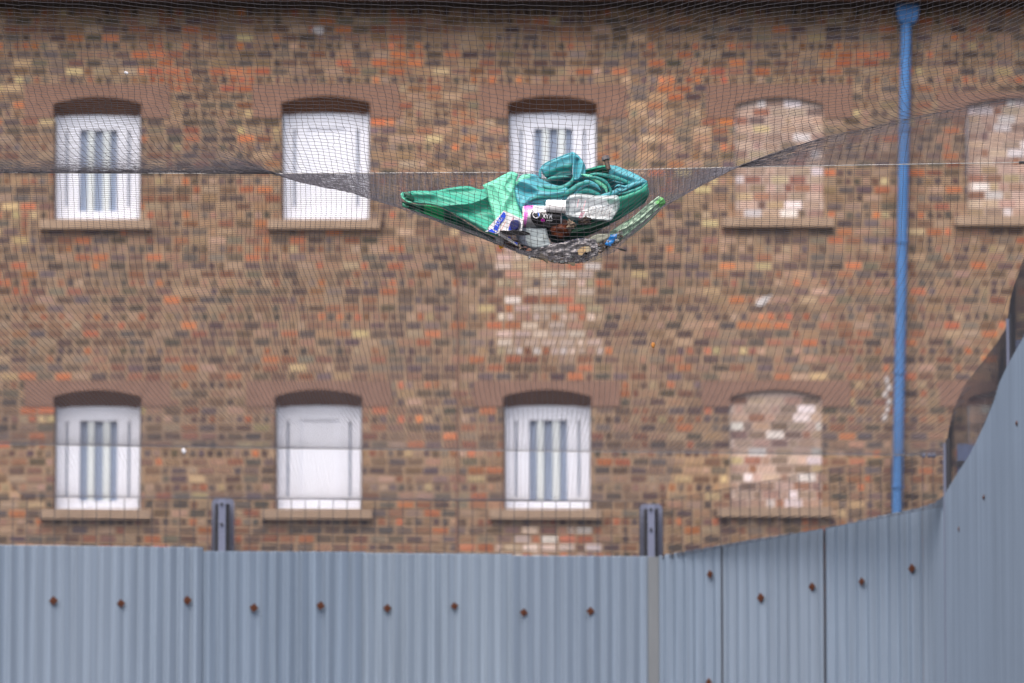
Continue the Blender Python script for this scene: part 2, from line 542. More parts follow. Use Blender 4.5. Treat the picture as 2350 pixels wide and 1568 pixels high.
# ------------------------------------------------------------------ fence
YF = 31.6
fence = empty('corrugated_fence', (0, YF, 0), 'tall grey corrugated metal fence with rusty square washers, topped by fine wire mesh', 'fence')
SHEETS = [mat('galvanised_sheet', lin(c_), 0.55, metal=0.0, spec=0.4, var=0.20, scale=1.6 + k_ * .17, stretch=(20, 20, 0.35), bump=0.0) for k_, c_ in enumerate(((117, 131, 148), (121, 135, 152), (114, 129, 147), (123, 137, 153)))]
m_sheet = SHEETS[0]
# streaky variation of the zinc
n_, l_ = m_sheet.node_tree.nodes, m_sheet.node_tree.links
m_rustw = mat('rusty_washer', lin((78, 42, 25)), 0.85, var=0.35, scale=60)
m_wire = mat('mesh_wire', (0.085, 0.085, 0.10), 0.6, metal=0.3)
m_galv = mat('galvanised_post', lin((118, 124, 146)), 0.5, metal=0.3, var=0.06, scale=4)
m_dark = mat('post_channel_shade', (0.035, 0.036, 0.045), 0.7)  # near-black that paints the shade inside posts; also plain dark fittings
m_olive = mat('weathered_strip', lin((112, 117, 122)), 0.7, metal=0.0, var=0.15, scale=2, stretch=(6, 6, .6))

def FP(u, v, Y):
    p = P(u, v, Y); return float(p[0]), float(p[1]), float(p[2])
XB = FP(1500, 1277, YF)[0]
YC = 30.25
XC = FP(2117, 1165, YC)[0]
YD = 29.55
XD = FP(2166, 1139, YD)[0]
YE = 26.0
XE = FP(2350, 782, YE)[0]
PITCHC, AMP = 0.0745, 0.0105
def sheet(x0, y0, x1, y1, zt0, zt1, off=0.0, phase=0.0, pitch=PITCHC, amp=AMP, m=m_sheet):
    L_ = math.hypot(x1 - x0, y1 - y0)
    dx, dy = (x1 - x0) / L_, (y1 - y0) / L_
    nx, ny = dy, -dx                     # towards the camera for a left-to-right run
    n = max(6, int(L_ / pitch * 12))
    mb = MB()
    rows = []
    for zi in [1, .999, .997] + [1 - k_ * .03 for k_ in range(1, 14)] + [.4, 0.0]:
        row = []
        for k in range(n + 1):
            s = L_ * k / n
            a = 2 * math.pi * (s + phase) / pitch
            h = amp * (.85 + .75 * noise.noise(Vector((s * 2.3 + 9, x0, 1.0)))) * (math.sin(a) + 0.22 * math.sin(2 * a)) + off
            zt = zt0 + (zt1 - zt0) * k / n
            h += .003 * noise.noise(Vector((s * 1.3 + x0, zi * 4, 3.0)))
            row.append((x0 + dx * s + nx * h, y0 + dy * s + ny * h, zt * zi))
        rows.append(row)
    mb.grid(np.array(rows))
    o = mb.build('corrugated_panel', SHEETS[len(fence.children) % 4], fence, smooth=True)
    md = o.modifiers.new('thickness', 'SOLIDIFY'); md.thickness = 0.0012; md.use_rim = True
    return o
def topz(u, v, Y=YF): return FP(u, v, Y)[2]
def fx(u, Y=YF): return FP(u, 1270, Y)[0]
seams = [(-260, 150, 1250, 1252, 0.0), (150, 463, 1253, 1256, .004), (463, 836, 1265, 1267, -.002), (836, 1172, 1269, 1272, .003), (1172, 1492, 1275, 1277, -.001)]
for (a, b, v0, v1, off) in seams:
    sheet(fx(a - 3), YF, fx(b + 3), YF, topz(a, v0), topz(b, v1), off, phase=fx(a))
# flat olive corner strip
mb = MB()
p0, p1 = FP(1487, 1278, YF - .012), FP(1512, 1276, YF - .012)
mb.box(p0[0], p1[0], YF - .016, YF - .012, 0, p0[2])
mb.build('corner_strip', m_olive, fence)
# second run, turning towards the camera
u2 = [(1512, 1276), (1655, 1250), (1890, 1213), (2117, 1163)]
def run_pt(u):       # intersection of the sight line with run B-C in plan
    a = (u - 1175) / FU * 1.0043
    # line from (XB,YF) to (XC,YC): x = a*Y
    dx, dy = XC - XB, YC - YF
    t = (a * YF - XB) / (dx - a * dy)
    return XB + dx * t, YF + dy * t
for (a, b, off) in ((0, 1, 0), (1, 2, .003), (2, 3, -.001)):
    (ua, va_), (ub, vb_) = u2[a], u2[b]
    xa, ya = run_pt(ua); xb, yb = run_pt(ub)
    sheet(xa, ya, xb, yb, FP(ua, va_, ya)[2], FP(ub, vb_, yb)[2], off, phase=xa * 1.3)
    mb = MB()
    sx, sy = run_pt(ub)
    if b < 3:
        tube(mb, [(sx, sy - .012, 0), (sx, sy - .012, FP(ub, vb_, sy)[2] - .01)], 0.004, n=6)
        mb.build('sheet_seam', m_dark, fence)
# third run, almost edge-on along the right side
xc, yc = run_pt(2117)
zc_ = FP(2117, 1163, yc)[2]; zd_ = FP(2166, 1139, YD)[2]
YP = 28.3
XP = FP(2246, 1010, YP)[0]
X1c, Y1c = xc + .11, yc - .11
_t = np.linspace(0, 1, 40)
_bx = (1 - _t) ** 2 * xc + 2 * _t * (1 - _t) * X1c + _t ** 2 * XP
_by = (1 - _t) ** 2 * yc + 2 * _t * (1 - _t) * Y1c + _t ** 2 * YP
def edge3(Y):        # plan x of the third run at distance Y
    if Y > YP: return float(np.interp(-Y, -_by, _bx))
    return XP + (XE - XP) * (YP - Y) / (YP - YE)
def u_at(x, Y): return 1175 + FU * x / Y * 0.9957
top3 = [(2117, 1163), (2145, 1153), (2166, 1139), (2190, 1100), (2230, 1040), (2262, 975), (2285, 920), (2297, 880), (2312, 848), (2330, 815), (2350, 782), (2420, 640), (2520, 420)]
tu = np.array([p[0] for p in top3]); tv = np.array([p[1] for p in top3])
bpts = []
for (a, b) in zip(top3, top3[1:]):
    for k in range(3):
        bpts.append((a[0] + (b[0] - a[0]) * k / 3, a[1] + (b[1] - a[1]) * k / 3))
def y3_of_u(u):
    lo, hi = 12.0, yc
    for _ in range(50):
        mid = (lo + hi) / 2
        if u_at(edge3(mid), mid) > u: lo = mid
        else: hi = mid
    return lo
run3 = []
for (u, v) in bpts:
    Y = y3_of_u(u); run3.append((edge3(Y), Y, FP(u, v, Y)[2]))
YQ = yc - .001
ny3 = int((YQ - run3[-1][1]) / 0.0745 * 10)
ys = np.linspace(YQ, run3[-1][1], ny3)
ry = np.array([p[1] for p in run3])[::-1]; rz = np.array([p[2] for p in run3])[::-1]
zs = np.interp(ys, ry, rz)
xs = np.array([edge3(y) for y in ys])
_tx, _ty = np.gradient(xs), np.gradient(ys); _l = np.hypot(_tx, _ty); _s = np.cumsum(_l)
_h = 0.0085 * np.sin(2 * np.pi * _s / 0.0745)
xs = xs + _h * _ty / _l; ys = ys - _h * _tx / _l
mb = MB()
mb.grid(np.array([[(x, y, z * f) for x, y, z in zip(xs, ys, zs)] for f in (1, .999, .9, .8, .7, .5, 0)]))
o = mb.build('corrugated_panel', m_sheet, fence, smooth=True)
# rusty washers
def washer(u, v, Y, r=0.0165, nrm=(0, -1), rot=0.0):
    p = Vector(FP(u, v, Y))
    n = Vector((nrm[0], nrm[1], 0)).normalized(); t = Vector((0, 0, 1)).cross(n).normalized(); z = Vector((0, 0, 1))
    mb = MB()
    q = []
    for k in range(4):
        a = math.pi / 2 * k + rot
        q.append(t * math.cos(a) * r + z * math.sin(a) * r)
    f0 = [p + n * .012 + x for x in q]; f1 = [p + n * .009 + x * 1.04 for x in q]
    mb.face(f0); mb.grid(np.array([[tuple(x) for x in f0], [tuple(x) for x in f1]]), closed=True)
    o = mb.build('washer', m_rustw, fence)
    mb = MB()
    tube(mb, [tuple(p + n * .0122), tuple(p + n * .0155)], .0065, n=6)
    mb.build('bolt', m_rustw, o)
for (u, v) in ((123, 1379), (278, 1385), (430, 1378), (583, 1395), (736, 1390), (889, 1396), (1043, 1391), (1202, 1406), (1355, 1403)):
    washer(u, v, YF - .004, rot=random.uniform(-.2, .2), r=random.uniform(.0215, .0265))
nb = ((YC - YF), -(XC - XB))
for (u, v) in ((1632, 1318), (1748, 1372), (1866, 1347), (1980, 1335), (2095, 1305), (1629, 1566)):
    x, y = run_pt(u)
    washer(u, v, y - .004, nrm=nb, rot=random.uniform(-.2, .2), r=random.uniform(.022, .027))
for (u, v) in ((2338, 972), (2262, 1142), (2205, 1215)):
    washer(u, v, y3_of_u(u) - .0, nrm=(-1, -.05), r=.015)

# posts behind the fence
def post(u, v_top, v_bot, Y, wide=52):
    c = FP(u, v_top, Y)
    hw = wide / 2 * Y / FU
    mb = MB()
    # back plate, rounded top corners
    prof = []
    rr = hw * .45
    for k in range(7): a = math.pi - math.pi / 2 * k / 6; prof.append((-hw + rr + rr * math.cos(a), c[2] - rr + rr * math.sin(a)))
    for k in range(7): a = math.pi / 2 - math.pi / 2 * k / 6; prof.append((hw - rr + rr * math.cos(a), c[2] - rr + rr * math.sin(a)))
    pl = [(-hw, 0)] + prof + [(hw, 0)]
    yb_, yf_ = Y + .10, Y + .092
    mb.face([(c[0] + x, yf_, z) for x, z in pl])
    mb.face([(c[0] + x, yb_, z) for x, z in pl][::-1])
    mb.grid(np.array([[(c[0] + x, yf_, z) for x, z in pl], [(c[0] + x, yb_, z) for x, z in pl]]))
    po = mb.build('fence_post', m_galv, fence)
    mb = MB(); mb.box(c[0] - hw * .62, c[0] + hw * .58, Y + .03, Y + .0918, 0, c[2] - .035); mb.build('post_channel_shade', m_dark, po)  # dark box put where the post web lies in shade
    mb = MB(); mb.box(c[0] - hw * .34, c[0] + hw * .30, Y + .012, Y + .024, 0, c[2] - .012)
    mb.build('clamp_bar', m_galv, po)
    for vv in (v_top + 16, v_top + 62):
        z = FP(u, vv, Y)[2]
        mb = MB(); tube(mb, [(c[0] - .003, Y + .0115, z), (c[0] - .003, Y + .002, z)], .0085, n=6); mb.build('bolt', m_dark, po)
post(510, 1141, 1262, YF)
post(1495, 1153, 1275, YF)

# fine security mesh above the sheets
def wire_panel(pa, pb, z_top_a, z_top_b, z_bot_a, z_bot_b, px=.0762, pz=.0127, r=.0023, name='wire_mesh'):
    pa, pb = np.array(pa), np.array(pb)
    L_ = np.linalg.norm(pb - pa)
    nv = int(L_ / px)
    t = np.linspace(0, 1, nv)
    base = pa + (pb - pa) * t[:, None]
    zb = z_bot_a + (z_bot_b - z_bot_a) * t; zt = z_top_a + (z_top_b - z_top_a) * t
    vert = np.stack([np.column_stack([base, zb]), np.column_stack([base, zt])], 1)
    hmax = max(z_top_a - z_bot_a, z_top_b - z_bot_b)
    nh = int(hmax / pz)
    f = np.linspace(0, 1, nh + 1)
    hs = np.stack([np.column_stack([base[[0, -1]], [z_bot_a + (z_top_a - z_bot_a) * k, z_bot_b + (z_top_b - z_bot_b) * k]]) for k in f])
    V, F = join([strands(vert, r * 1.1), strands(hs, r, ref=(0, 0, 1))])
    return mesh_np(name, V, F, m_wire, fence)
yw = YF + .02
wire_panel((fx(-260), yw), (XB, yw), topz(-260, 1141), topz(1500, 1152), topz(-260, 1262), topz(1500, 1285))
pb_ = run_pt(2117)
YW3 = y3_of_u(2166)
zt2 = FP(2117, 1042, pb_[1])[2]
wire_panel((XB, yw), (edge3(YW3), YW3 + .02), topz(1500, 1152), FP(2165, 1028, YW3)[2], topz(1500, 1285), FP(2165, 1160, YW3)[2])
# third run of mesh, one sagging panel per bay
side_u = [2166, 2172, 2184, 2205, 2240, 2285, 2306, 2311, 2316, 2328, 2350, 2400, 2480]
side_v = [1028, 985, 940, 893, 845, 786, 752, 722, 686, 645, 590, 440, 240]
ys3 = np.arange(YW3, run3[-1][1], -0.0762)
us3 = np.array([u_at(edge3(y), y) for y in ys3])
zt3 = np.array([FP(u, np.interp(u, side_u, side_v), y)[2] for u, y in zip(us3, ys3)])
zb3 = np.interp(ys3, ry, rz) - .03
x3 = np.array([edge3(y) for y in ys3]) + .015
vert = np.stack([np.column_stack([x3, ys3, zb3]), np.column_stack([x3, ys3, zt3])], 1)
hs = []
for k in np.linspace(0, 1, 30):
    hs.append(np.column_stack([x3, ys3, zb3 + (zt3 - zb3) * k]))
V, F = join([strands(vert, .0026), strands(np.array(hs), .0022, ref=(0, 0, 1))])
mesh_np('wire_mesh', V, F, m_wire, fence)
# posts on the third run
for (u, vt, vb_) in ((2168, 1018, 1140), (2313, 732, 852)):
    Y = y3_of_u(u); p = FP(u, vt, Y)
    mb = MB(); mb.box(p[0] - .008, p[0] + .006, Y, Y + .012, 0, p[2]); po = mb.build('fence_post', m_galv, fence)
    mb = MB(); mb.box(p[0] + .0065, p[0] + .030, Y - .09, Y + .02, 0, p[2] + .02); mb.build('post_channel_shade', m_dark, po)
# another fence further back, seen only through the side mesh
m_bluesheet = mat('blue_grey_sheet', lin((120, 136, 176)), 0.6, metal=0.1, var=0.08, scale=2)
of = empty('outer_fence', (3.9, 40, 0), 'low blue grey sheet fence seen through the side mesh at right', 'fence')
zf = FP(2250, 1020, 40)[2]
x40 = FP(2196, 1020, 40)[0]
mb = MB(); mb.box(x40, x40 + 4, 40, 40.01, 0, zf); mb.build('sheet_panel', m_bluesheet, of)
x33 = FP(2322, 780, 33.6)[0]
mb = MB(); mb.box(x33, x33 + 3, 33.6, 33.61, 0, FP(2322, 780, 33.6)[2]); mb.build('sheet_panel', m_bluesheet, of)
mb = MB(); mb.box(x40 - .01, x40 + 4, 39.97, 39.99, zf - .16, zf - .12); mb.build('rail', m_dark, of)

# ------------------------------------------------------------------ nets
net = empty('overhead_net', (0, 18.3, 4), 'dark fine meshed net stretched over the yard and sagging under rubbish', 'net')
m_net = mat('net_twine', (0.095, 0.087, 0.102), 0.6, spec=0.5)

Y_TOP, Y_FOLD, Y_C1, Y_C2 = 17.25, 18.15, 19.35, 29.4
def cable1_v(u): return np.interp(u, [-600, 0, 600, 1175, 1700, 2350, 2900], [396, 397, 399, 396, 384, 373, 364])
def cable2_v(u): return np.interp(u, [-600, 0, 600, 1175, 1700, 2165, 2900], [1012, 1020, 1029, 1035, 1041, 1046, 1056])
fold_u = [-700, 0, 150, 300, 450, 600, 700, 800, 920, 1000, 1150, 1230, 1290, 1350, 1410, 1520, 1600, 1700, 1800, 1900, 2000, 2080, 2350, 2900]
fold_v = [378, 380, 383, 387, 392, 400, 420, 440, 478, 506, 563, 589, 601, 603, 578, 474, 430, 382, 345, 312, 292, 274, 222, 120]
NI = 275
U = -1010 + 16.0 * np.arange(NI)
NF, NB, NX = 62, 58, 44
# front rows, t<0 continues overhead towards the camera
t = np.concatenate([np.linspace(-0.75, 0, NX, endpoint=False), np.linspace(0, 1, NF)])[None, :]
Uc = U[:, None]
uf = 1290 + (Uc - 1290) * 0.9
extra = 95 * smoothstep(950, 150, Uc) + 120 * smoothstep(1640, 2150, Uc) + 90 * smoothstep(2150, 2600, Uc)
tp_ = np.clip(t, 0, 1)
u1 = Uc + (uf - Uc) * t + extra * tp_ ** 4.5
uend = uf + extra
vtop = -45 - 95 * smoothstep(900, -300, Uc) - 330 * smoothstep(1250, 2700, Uc) ** 1.1
vf = np.interp(uend, fold_u, fold_v)
pw = 1.12 + 0.5 * smoothstep(900, 0, Uc) + 0.75 * smoothstep(1600, 2100, Uc) - 0.5 * smoothstep(2200, 2600, Uc)
gt = np.where(t < 0, t * pw, 1 - (1 - tp_) ** pw)
v1 = vtop + (vf - vtop) * gt
Y1 = Y_TOP + (Y_FOLD - Y_TOP) * t
# back rows up to the cable
tb = np.linspace(0, 1, NB + 1)[None, 1:]
ub = uend + (-22 * smoothstep(1600, 1900, Uc) + 0) * tb
vc = cable1_v(ub)
vb = vf + (vc - vf) * tb ** 1.25
Yb = Y_FOLD + (Y_C1 - Y_FOLD) * tb
UU = np.concatenate([u1, ub], 1); VV = np.concatenate([v1, vb], 1); YY = np.concatenate([Y1 + 0 * u1, Yb + 0 * ub], 1)
nr = UU.shape[1]
# towards the left the sheet no longer folds back but runs level into the cable
tau = np.concatenate([t * (NF / (NF + NB)), (NF / (NF + NB)) + tb * (NB / (NF + NB))], 1)
vcl = cable1_v(UU)
VL = vtop + (vcl - vtop) * np.where(tau < 0, tau * 2.5, .91 * (1 - (1 - np.clip(tau, 0, 1)) ** 2.7) + .09 * np.clip(tau, 0, 1))
wl = smoothstep(560, 300, Uc)
UL = Uc + (uf - Uc) * tau + (extra + 30) * np.clip(tau, 0, 1) ** 2.6
UU = UU * (1 - wl) + UL * wl
VV = VV * (1 - wl) + VL * wl
jit = 1.15
jj = rng.normal(0, 1, UU.shape) * jit
jk = rng.normal(0, 1, UU.shape) * 0.8
fade = np.ones(nr); fade[-1] = 0; fade[NX + NF - 12:] = np.linspace(.7, 0.3, nr - (NX + NF - 12)); fade[-1] = 0
# slow wander of the twines
wu = 4.5 * np.sin(UU / 47.0 + VV / 33.0) * np.sin(VV / 71.0 + UU / 190.0)
wv = 2.8 * np.sin(UU / 61.0 + 1.3) * np.sin(VV / 52.0 + UU / 130.0)
UU = UU + (jj + wu) * fade; VV = VV + (jk + wv) * fade
G1 = P(UU, VV, YY)
r1 = 0.00070
V, F = join([strands(G1, r1), strands(G1.transpose(1, 0, 2), r1, ref=(0, 0, 1))])
net_front = mesh_np('net_panel', V, F, m_net, net)
# knots
K = G1[:, NX - 4: NX + NF].reshape(-1, 3)
vis = (VV[:, NX - 4:NX + NF].ravel() > -20) & (UU[:, NX - 4:NX + NF].ravel() > -60) & (UU[:, NX - 4:NX + NF].ravel() < 2420)
K = K[vis]
kr = 0.00125
od = np.array([(1, 0, 0), (-1, 0, 0), (0, 1, 0), (0, -1, 0), (0, 0, 1), (0, 0, -1)]) * kr
Vk = (K[:, None, :] + od[None]).reshape(-1, 3)
fk = np.array([(0, 2, 4), (2, 1, 4), (1, 3, 4), (3, 0, 4), (2, 0, 5), (1, 2, 5), (3, 1, 5), (0, 3, 5)])
Fk = (np.arange(len(K))[:, None, None] * 6 + fk[None]).reshape(-1, 3)
ko = mesh_np('net_knots', Vk, Fk, m_net, net)
tag(ko, kind='stuff')
# second span: from the near cable to the far cable, sagging
xs_c = P(UU[:, -1], VV[:, -1], YY[:, -1])[:, 0]
NS2 = 215
t2 = np.linspace(0, 1, NS2)[None]
Xc = xs_c[:, None]
Y2 = Y_C1 + (Y_C2 - Y_C1) * t2 ** 2.1 + 0 * Xc
U2 = 1175 + FU * Xc / Y2 * 0.995
U2 = U2 + (UU[:, -1:] - U2[:, :1])
vs_ = cable1_v(U2); ve = cable2_v(U2)
pv = 1.62 + .12 * np.sin(U2 / 310.0 + .6)
V2 = vs_ + (ve - vs_) * (.80 * (1 - (1 - t2) ** pv) + .20 * t2)
env = np.sin(np.pi * np.clip((V2 - vs_) / (ve - vs_), 0, 1))
V2 = V2 + env * (13 * np.sin(U2 / 140.0 + V2 / 300.0) + 6 * np.sin(U2 / 63.0 + 1.0 + V2 / 120))
U2 = U2 + env * (9 * np.sin(V2 / 60.0 + U2 / 400.0) + 4 * np.sin(V2 / 31.0 + U2 / 150.0)) + rng.normal(0, .35, U2.shape)
edge_u = np.interp(V2, [240, 440, 590, 640, 700, 730, 768, 818, 885, 940, 985, 1028, 1100], [2480, 2400, 2350, 2332, 2318, 2312, 2290, 2262, 2228, 2200, 2180, 2166, 2166])
ok = (U2 < edge_u + 4) & (U2 > -700)
G2 = P(U2, V2, Y2)
r2 = 0.00070
V, F = join([strands(G2, r2, ok), strands(G2.transpose(1, 0, 2), r2, ok.T, ref=(0, 0, 1))])
mesh_np('net_panel', V, F, m_net, net)
# third span down to the mesh top
NC = 60
tc_ = np.linspace(0, 1, NC)[None]
uq = U2[:, -1:]
vend = np.interp(uq, [-600, 0, 1495, 2117, 2166, 2900], [1139, 1141, 1152, 1042, 1027, 1027])
yend = np.interp(uq, [-600, 1495, 2117, 2166, 2900], [YF + .02, YF + .02, pb_[1] + .03, YD + .03, YD])
vst = V2[:, -1:]
Y3 = Y_C2 + (yend - Y_C2) * tc_
V3 = vst + (vend - vst) * (1 - (1 - tc_) ** (1.0 + 0.6 * smoothstep(1500, 1300, uq))) + 3 * np.sin(uq / 55.0) * np.sin(np.pi * tc_)
Xe = G2[:, -1, 0][:, None]
U3 = 1175 + (uq - 1175) * Y_C2 / Y3
ok3 = (ok[:, -1:] & (U3 < 2160)) & (vend > vst - 2)
G3 = P(U3, V3, Y3)
V, F = join([strands(G3, r2 * 1.0, ok3), strands(G3.transpose(1, 0, 2), r2 * 1.0, (ok3 & (uq < 1560)).T, ref=(0, 0, 1))])
mesh_np('net_panel', V, F, m_net, net)

# cables
m_cable = mat('steel_cable', (0.30, 0.29, 0.28), 0.5, metal=0.5, var=0.25, scale=60)
def cable(label, fn, Y, u0, u1, r):
    us = np.linspace(u0, u1, 60)
    Ys = Y(us) if callable(Y) else Y + 0 * us
    pts = P(us, fn(us), Ys)
    V, F = strands(pts[None], r, sides=8, ref=(0, 0, 1))
    o = mesh_np('support_cable', V, F, m_cable, None)
    tag(o, label, 'cable'); return o
cable('thin steel cable running across the picture just behind the rubbish', cable1_v, Y_C1 - .004, -500, 2700, .0017)
c2o = cable('thin far steel cable crossing the lower windows, ending at the fence corner', cable2_v, Y_C2 - .01, -460, 2166, .0022)
for u in (2120, 2133, 2143):
    p = FP(u, float(cable2_v(u)), Y_C2 - .01)
    mb = MB(); tube(mb, [(p[0] - .011, p[1], p[2]), (p[0] - .007, p[1], p[2]), (p[0] + .007, p[1], p[2]), (p[0] + .011, p[1], p[2])], [.004, .0125, .0125, .004], n=12)
    mb.build('cable_clamp', m_galv, c2o)
p = FP(2345, 373.3, Y_C1 - .01)
mb = MB(); tube(mb, [(p[0] - .01, p[1], p[2]), (p[0] + .03, p[1], p[2] + .0005)], .005, n=10)
mb.build('ferrule', m_dark, bpy.data.objects['support_cable'])

# ------------------------------------------------------------------ rubbish caught in the net
Y0 = 18.27
KD = 0.00041
def Lp(x, y, d=0.0):
    return P((960 + np.asarray(x, float) / 3.176) * .918, (360 + np.asarray(y, float) / 3.176) * .918, Y0 + np.asarray(d, float) * KD)

def resample(pts, n):
    pts = np.array(pts, float)
    if len(pts) > 2:       # catmull-rom
        q = [pts[0]]
        ext = np.vstack([2 * pts[0] - pts[1], pts, 2 * pts[-1] - pts[-2]])
        for i in range(1, len(ext) - 2):
            for k in range(1, 9):
                s = k / 8.0
                a, b, c, d = ext[i - 1], ext[i], ext[i + 1], ext[i + 2]
                q.append(0.5 * ((2 * b) + (c - a) * s + (2 * a - 5 * b + 4 * c - d) * s * s + (3 * b - a - 3 * c + d) * s ** 3))
        pts = np.array(q)
    L_ = np.concatenate([[0], np.cumsum(np.linalg.norm(np.diff(pts, axis=0), axis=1))])
    s = np.linspace(0, L_[-1], n)
    return np.column_stack([np.interp(s, L_, pts[:, k]) for k in range(pts.shape[1])])

def polydist(X, Y, pts):
    pts = resample(pts, 24); best = np.full(X.shape, 1e9)
    for a, b in zip(pts[:-1], pts[1:]):
        ab = b - a; L2 = (ab ** 2).sum() + 1e-9
        tt = np.clip(((X - a[0]) * ab[0] + (Y - a[1]) * ab[1]) / L2, 0, 1)
        best = np.minimum(best, np.hypot(X - a[0] - tt * ab[0], Y - a[1] - tt * ab[1]))
    return best

def cloth(mb, top, bottom, left, right, d0, c, folds=(), n=34, m_=60, curl=26, slope=0.0, wr=0.8, seed=0.0, cfun=None):
    """top/bottom left->right, left/right top->bottom, in enlargement pixels; d0 = distance offset; returns nothing"""
    T, B_ = resample(top, m_), resample(bottom, m_)
    L_, R = resample(left, n), resample(right, n)
    s = np.linspace(0, 1, m_)[None, :, None]; q = np.linspace(0, 1, n)[:, None, None]
    S = (1 - q) * T[None] + q * B_[None] + (1 - s) * L_[:, None] + s * R[:, None] \
        - ((1 - q) * (1 - s) * T[0] + (1 - q) * s * T[-1] + q * (1 - s) * B_[0] + q * s * B_[-1])
    X, Y = S[..., 0], S[..., 1]
    d = np.full(X.shape, float(d0)) + slope * (Y - Y.mean())
    for fd in folds:
        pts, wd, h = fd[:3]
        dist = polydist(X, Y, pts)
        if len(fd) > 3: d -= h * np.exp(-dist / wd)
        else: d -= h * np.exp(-(dist / wd) ** 2)
    sq, ss = q[..., 0], s[..., 0]
    ed = np.minimum(np.minimum(sq, 1 - sq) * n / 3.0, np.minimum(ss, 1 - ss) * m_ / 3.0)
    d = d + curl * (1 - np.clip(ed, 0, 1)) ** 2
    for a in range(X.shape[0]):
        for b in range(X.shape[1]):
            d[a, b] -= wr * noise.noise(Vector((X[a, b] / 45.0, Y[a, b] / 30.0, seed))) * 2.2 + wr * .5 * noise.noise(Vector((X[a, b] / 17.0, Y[a, b] / 13.0, seed + 5)))
    mb.grid(Lp(X, Y, d), c, cfun=cfun)

def roll(mb, pts, w_, c, d0=0, depth=None, n=12, m_=40, taper=True):
    """soft rolled fold along a path; w_ = half width px (scalar or list)"""
    Q = resample(pts, m_)
    ww = resample([(i, x) for i, x in enumerate(w_)], m_)[:, 1] if isinstance(w_, (list, tuple)) else np.full(m_, float(w_))
    if taper:
        e = np.minimum(np.linspace(0, 1, m_), np.linspace(1, 0, m_)) * 6
        ww = ww * np.sqrt(np.clip(e, 0.02, 1))
    T = np.gradient(Q, axis=0); T /= np.linalg.norm(T, axis=1, keepdims=True)
    N = np.column_stack([-T[:, 1], T[:, 0]])
    dp_ = ww * (depth if depth else 0.75)
    rows = []
    for k in range(n):
        a = 2 * math.pi * k / n
        px = Q + N * (math.cos(a) * ww)[:, None]
        rows.append(Lp(px[:, 0], px[:, 1], d0 - math.sin(a) * dp_))
    g_ = np.array(rows).transpose(1, 0, 2)
    mb.grid(g_, c, closed=True)

GRN = (0.055, 0.40, 0.28); GRN_LIT = (0.18, 0.66, 0.46); GRN_SHADE = (0.006, 0.075, 0.045); TEAL = (0.09, 0.40, 0.48); TEAL_G = (0.035, 0.30, 0.28); TEAL_SHADE = (0.006, 0.09, 0.10)  # lit and shaded tones; highlights and underside shade are painted into the sheets
m_tarp = mat('plastic_sheeting', GREY, 0.42, spec=0.4, attr=True, trans=0.22)

# green sheet, left wing
gs = MB()
cloth(gs, [(140, 388), (250, 372), (400, 372), (530, 348), (665, 335), (770, 362), (860, 330)],
      [(140, 425), (230, 466), (420, 492), (560, 560), (700, 640), (800, 700), (905, 738)],
      [(140, 388), (132, 405), (140, 425)], [(860, 330), (885, 480), (905, 620), (905, 738)], 20, GRN,
      folds=[([(240, 395), (420, 405), (600, 465), (700, 500)], 30, 34), ([(430, 400), (600, 385), (760, 370)], 34, -26),
             ([(480, 490), (640, 480), (760, 450), (870, 395)], 20, 46, 1), ([(560, 535), (700, 520), (860, 500)], 34, -50),
             ([(620, 560), (760, 640), (880, 720)], 30, 34), ([(700, 560), (820, 590), (890, 640)], 30, -22)], seed=1.0, n=44, m_=80, slope=-0.28)
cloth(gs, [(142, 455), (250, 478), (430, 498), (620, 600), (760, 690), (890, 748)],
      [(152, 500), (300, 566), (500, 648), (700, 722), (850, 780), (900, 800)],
      [(142, 455), (146, 480), (152, 500)], [(890, 748), (900, 775), (900, 800)], 60, GRN_SHADE,
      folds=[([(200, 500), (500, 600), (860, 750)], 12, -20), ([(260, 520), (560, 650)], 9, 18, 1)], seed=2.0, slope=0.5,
      cfun=lambda a, b: (0.01, 0.25, 0.09) if 0.22 < b < 0.42 and a < 0.75 else (GRN_SHADE if (int(b * 23) % 3) else (0.012, 0.12, 0.07)))  # shade under the wing painted as dark green, with a brighter green patch
# rolled open end at the far left
roll(gs, [(160, 420), (172, 408), (190, 410), (225, 440), (238, 452)], [18, 30, 22, 14], (0.006, 0.10, 0.06), d0=6, n=12, depth=.5)  # inside of the roll, its shade painted as dark green
roll(gs, [(150, 382), (138, 402), (150, 432), (190, 458), (235, 466)], 7, GRN_LIT, d0=-6, depth=1.5)
roll(gs, [(150, 470), (165, 490), (200, 500)], [12, 16, 8], (0.05, 0.32, 0.2), d0=10)
# green panel in front, its bright lit tone painted in
cloth(gs, [(783, 326), (870, 288), (1000, 222), (1066, 240)], [(885, 640), (960, 650), (1060, 640), (1120, 620)],
      [(783, 326), (812, 390), (845, 500), (885, 640)], [(1066, 240), (1036, 350), (1060, 470), (1120, 620)], -36, GRN_LIT,
      folds=[([(870, 330), (935, 440), (960, 600)], 22, 22, 1), ([(1000, 250), (960, 330), (1050, 420)], 18, 22), ([(1030, 340), (960, 480), (900, 600)], 20, 20, 1),
             ([(1000, 480), (960, 600)], 30, -20), ([(850, 350), (860, 450)], 18, -14)], seed=3.0, slope=-0.25, n=50, m_=36)
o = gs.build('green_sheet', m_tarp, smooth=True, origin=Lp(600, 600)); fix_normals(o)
tag(o, 'bright green plastic sheet spread as a wing on the left of the rubbish', 'plastic sheet')

# teal sheet, crumpled
ts = MB()
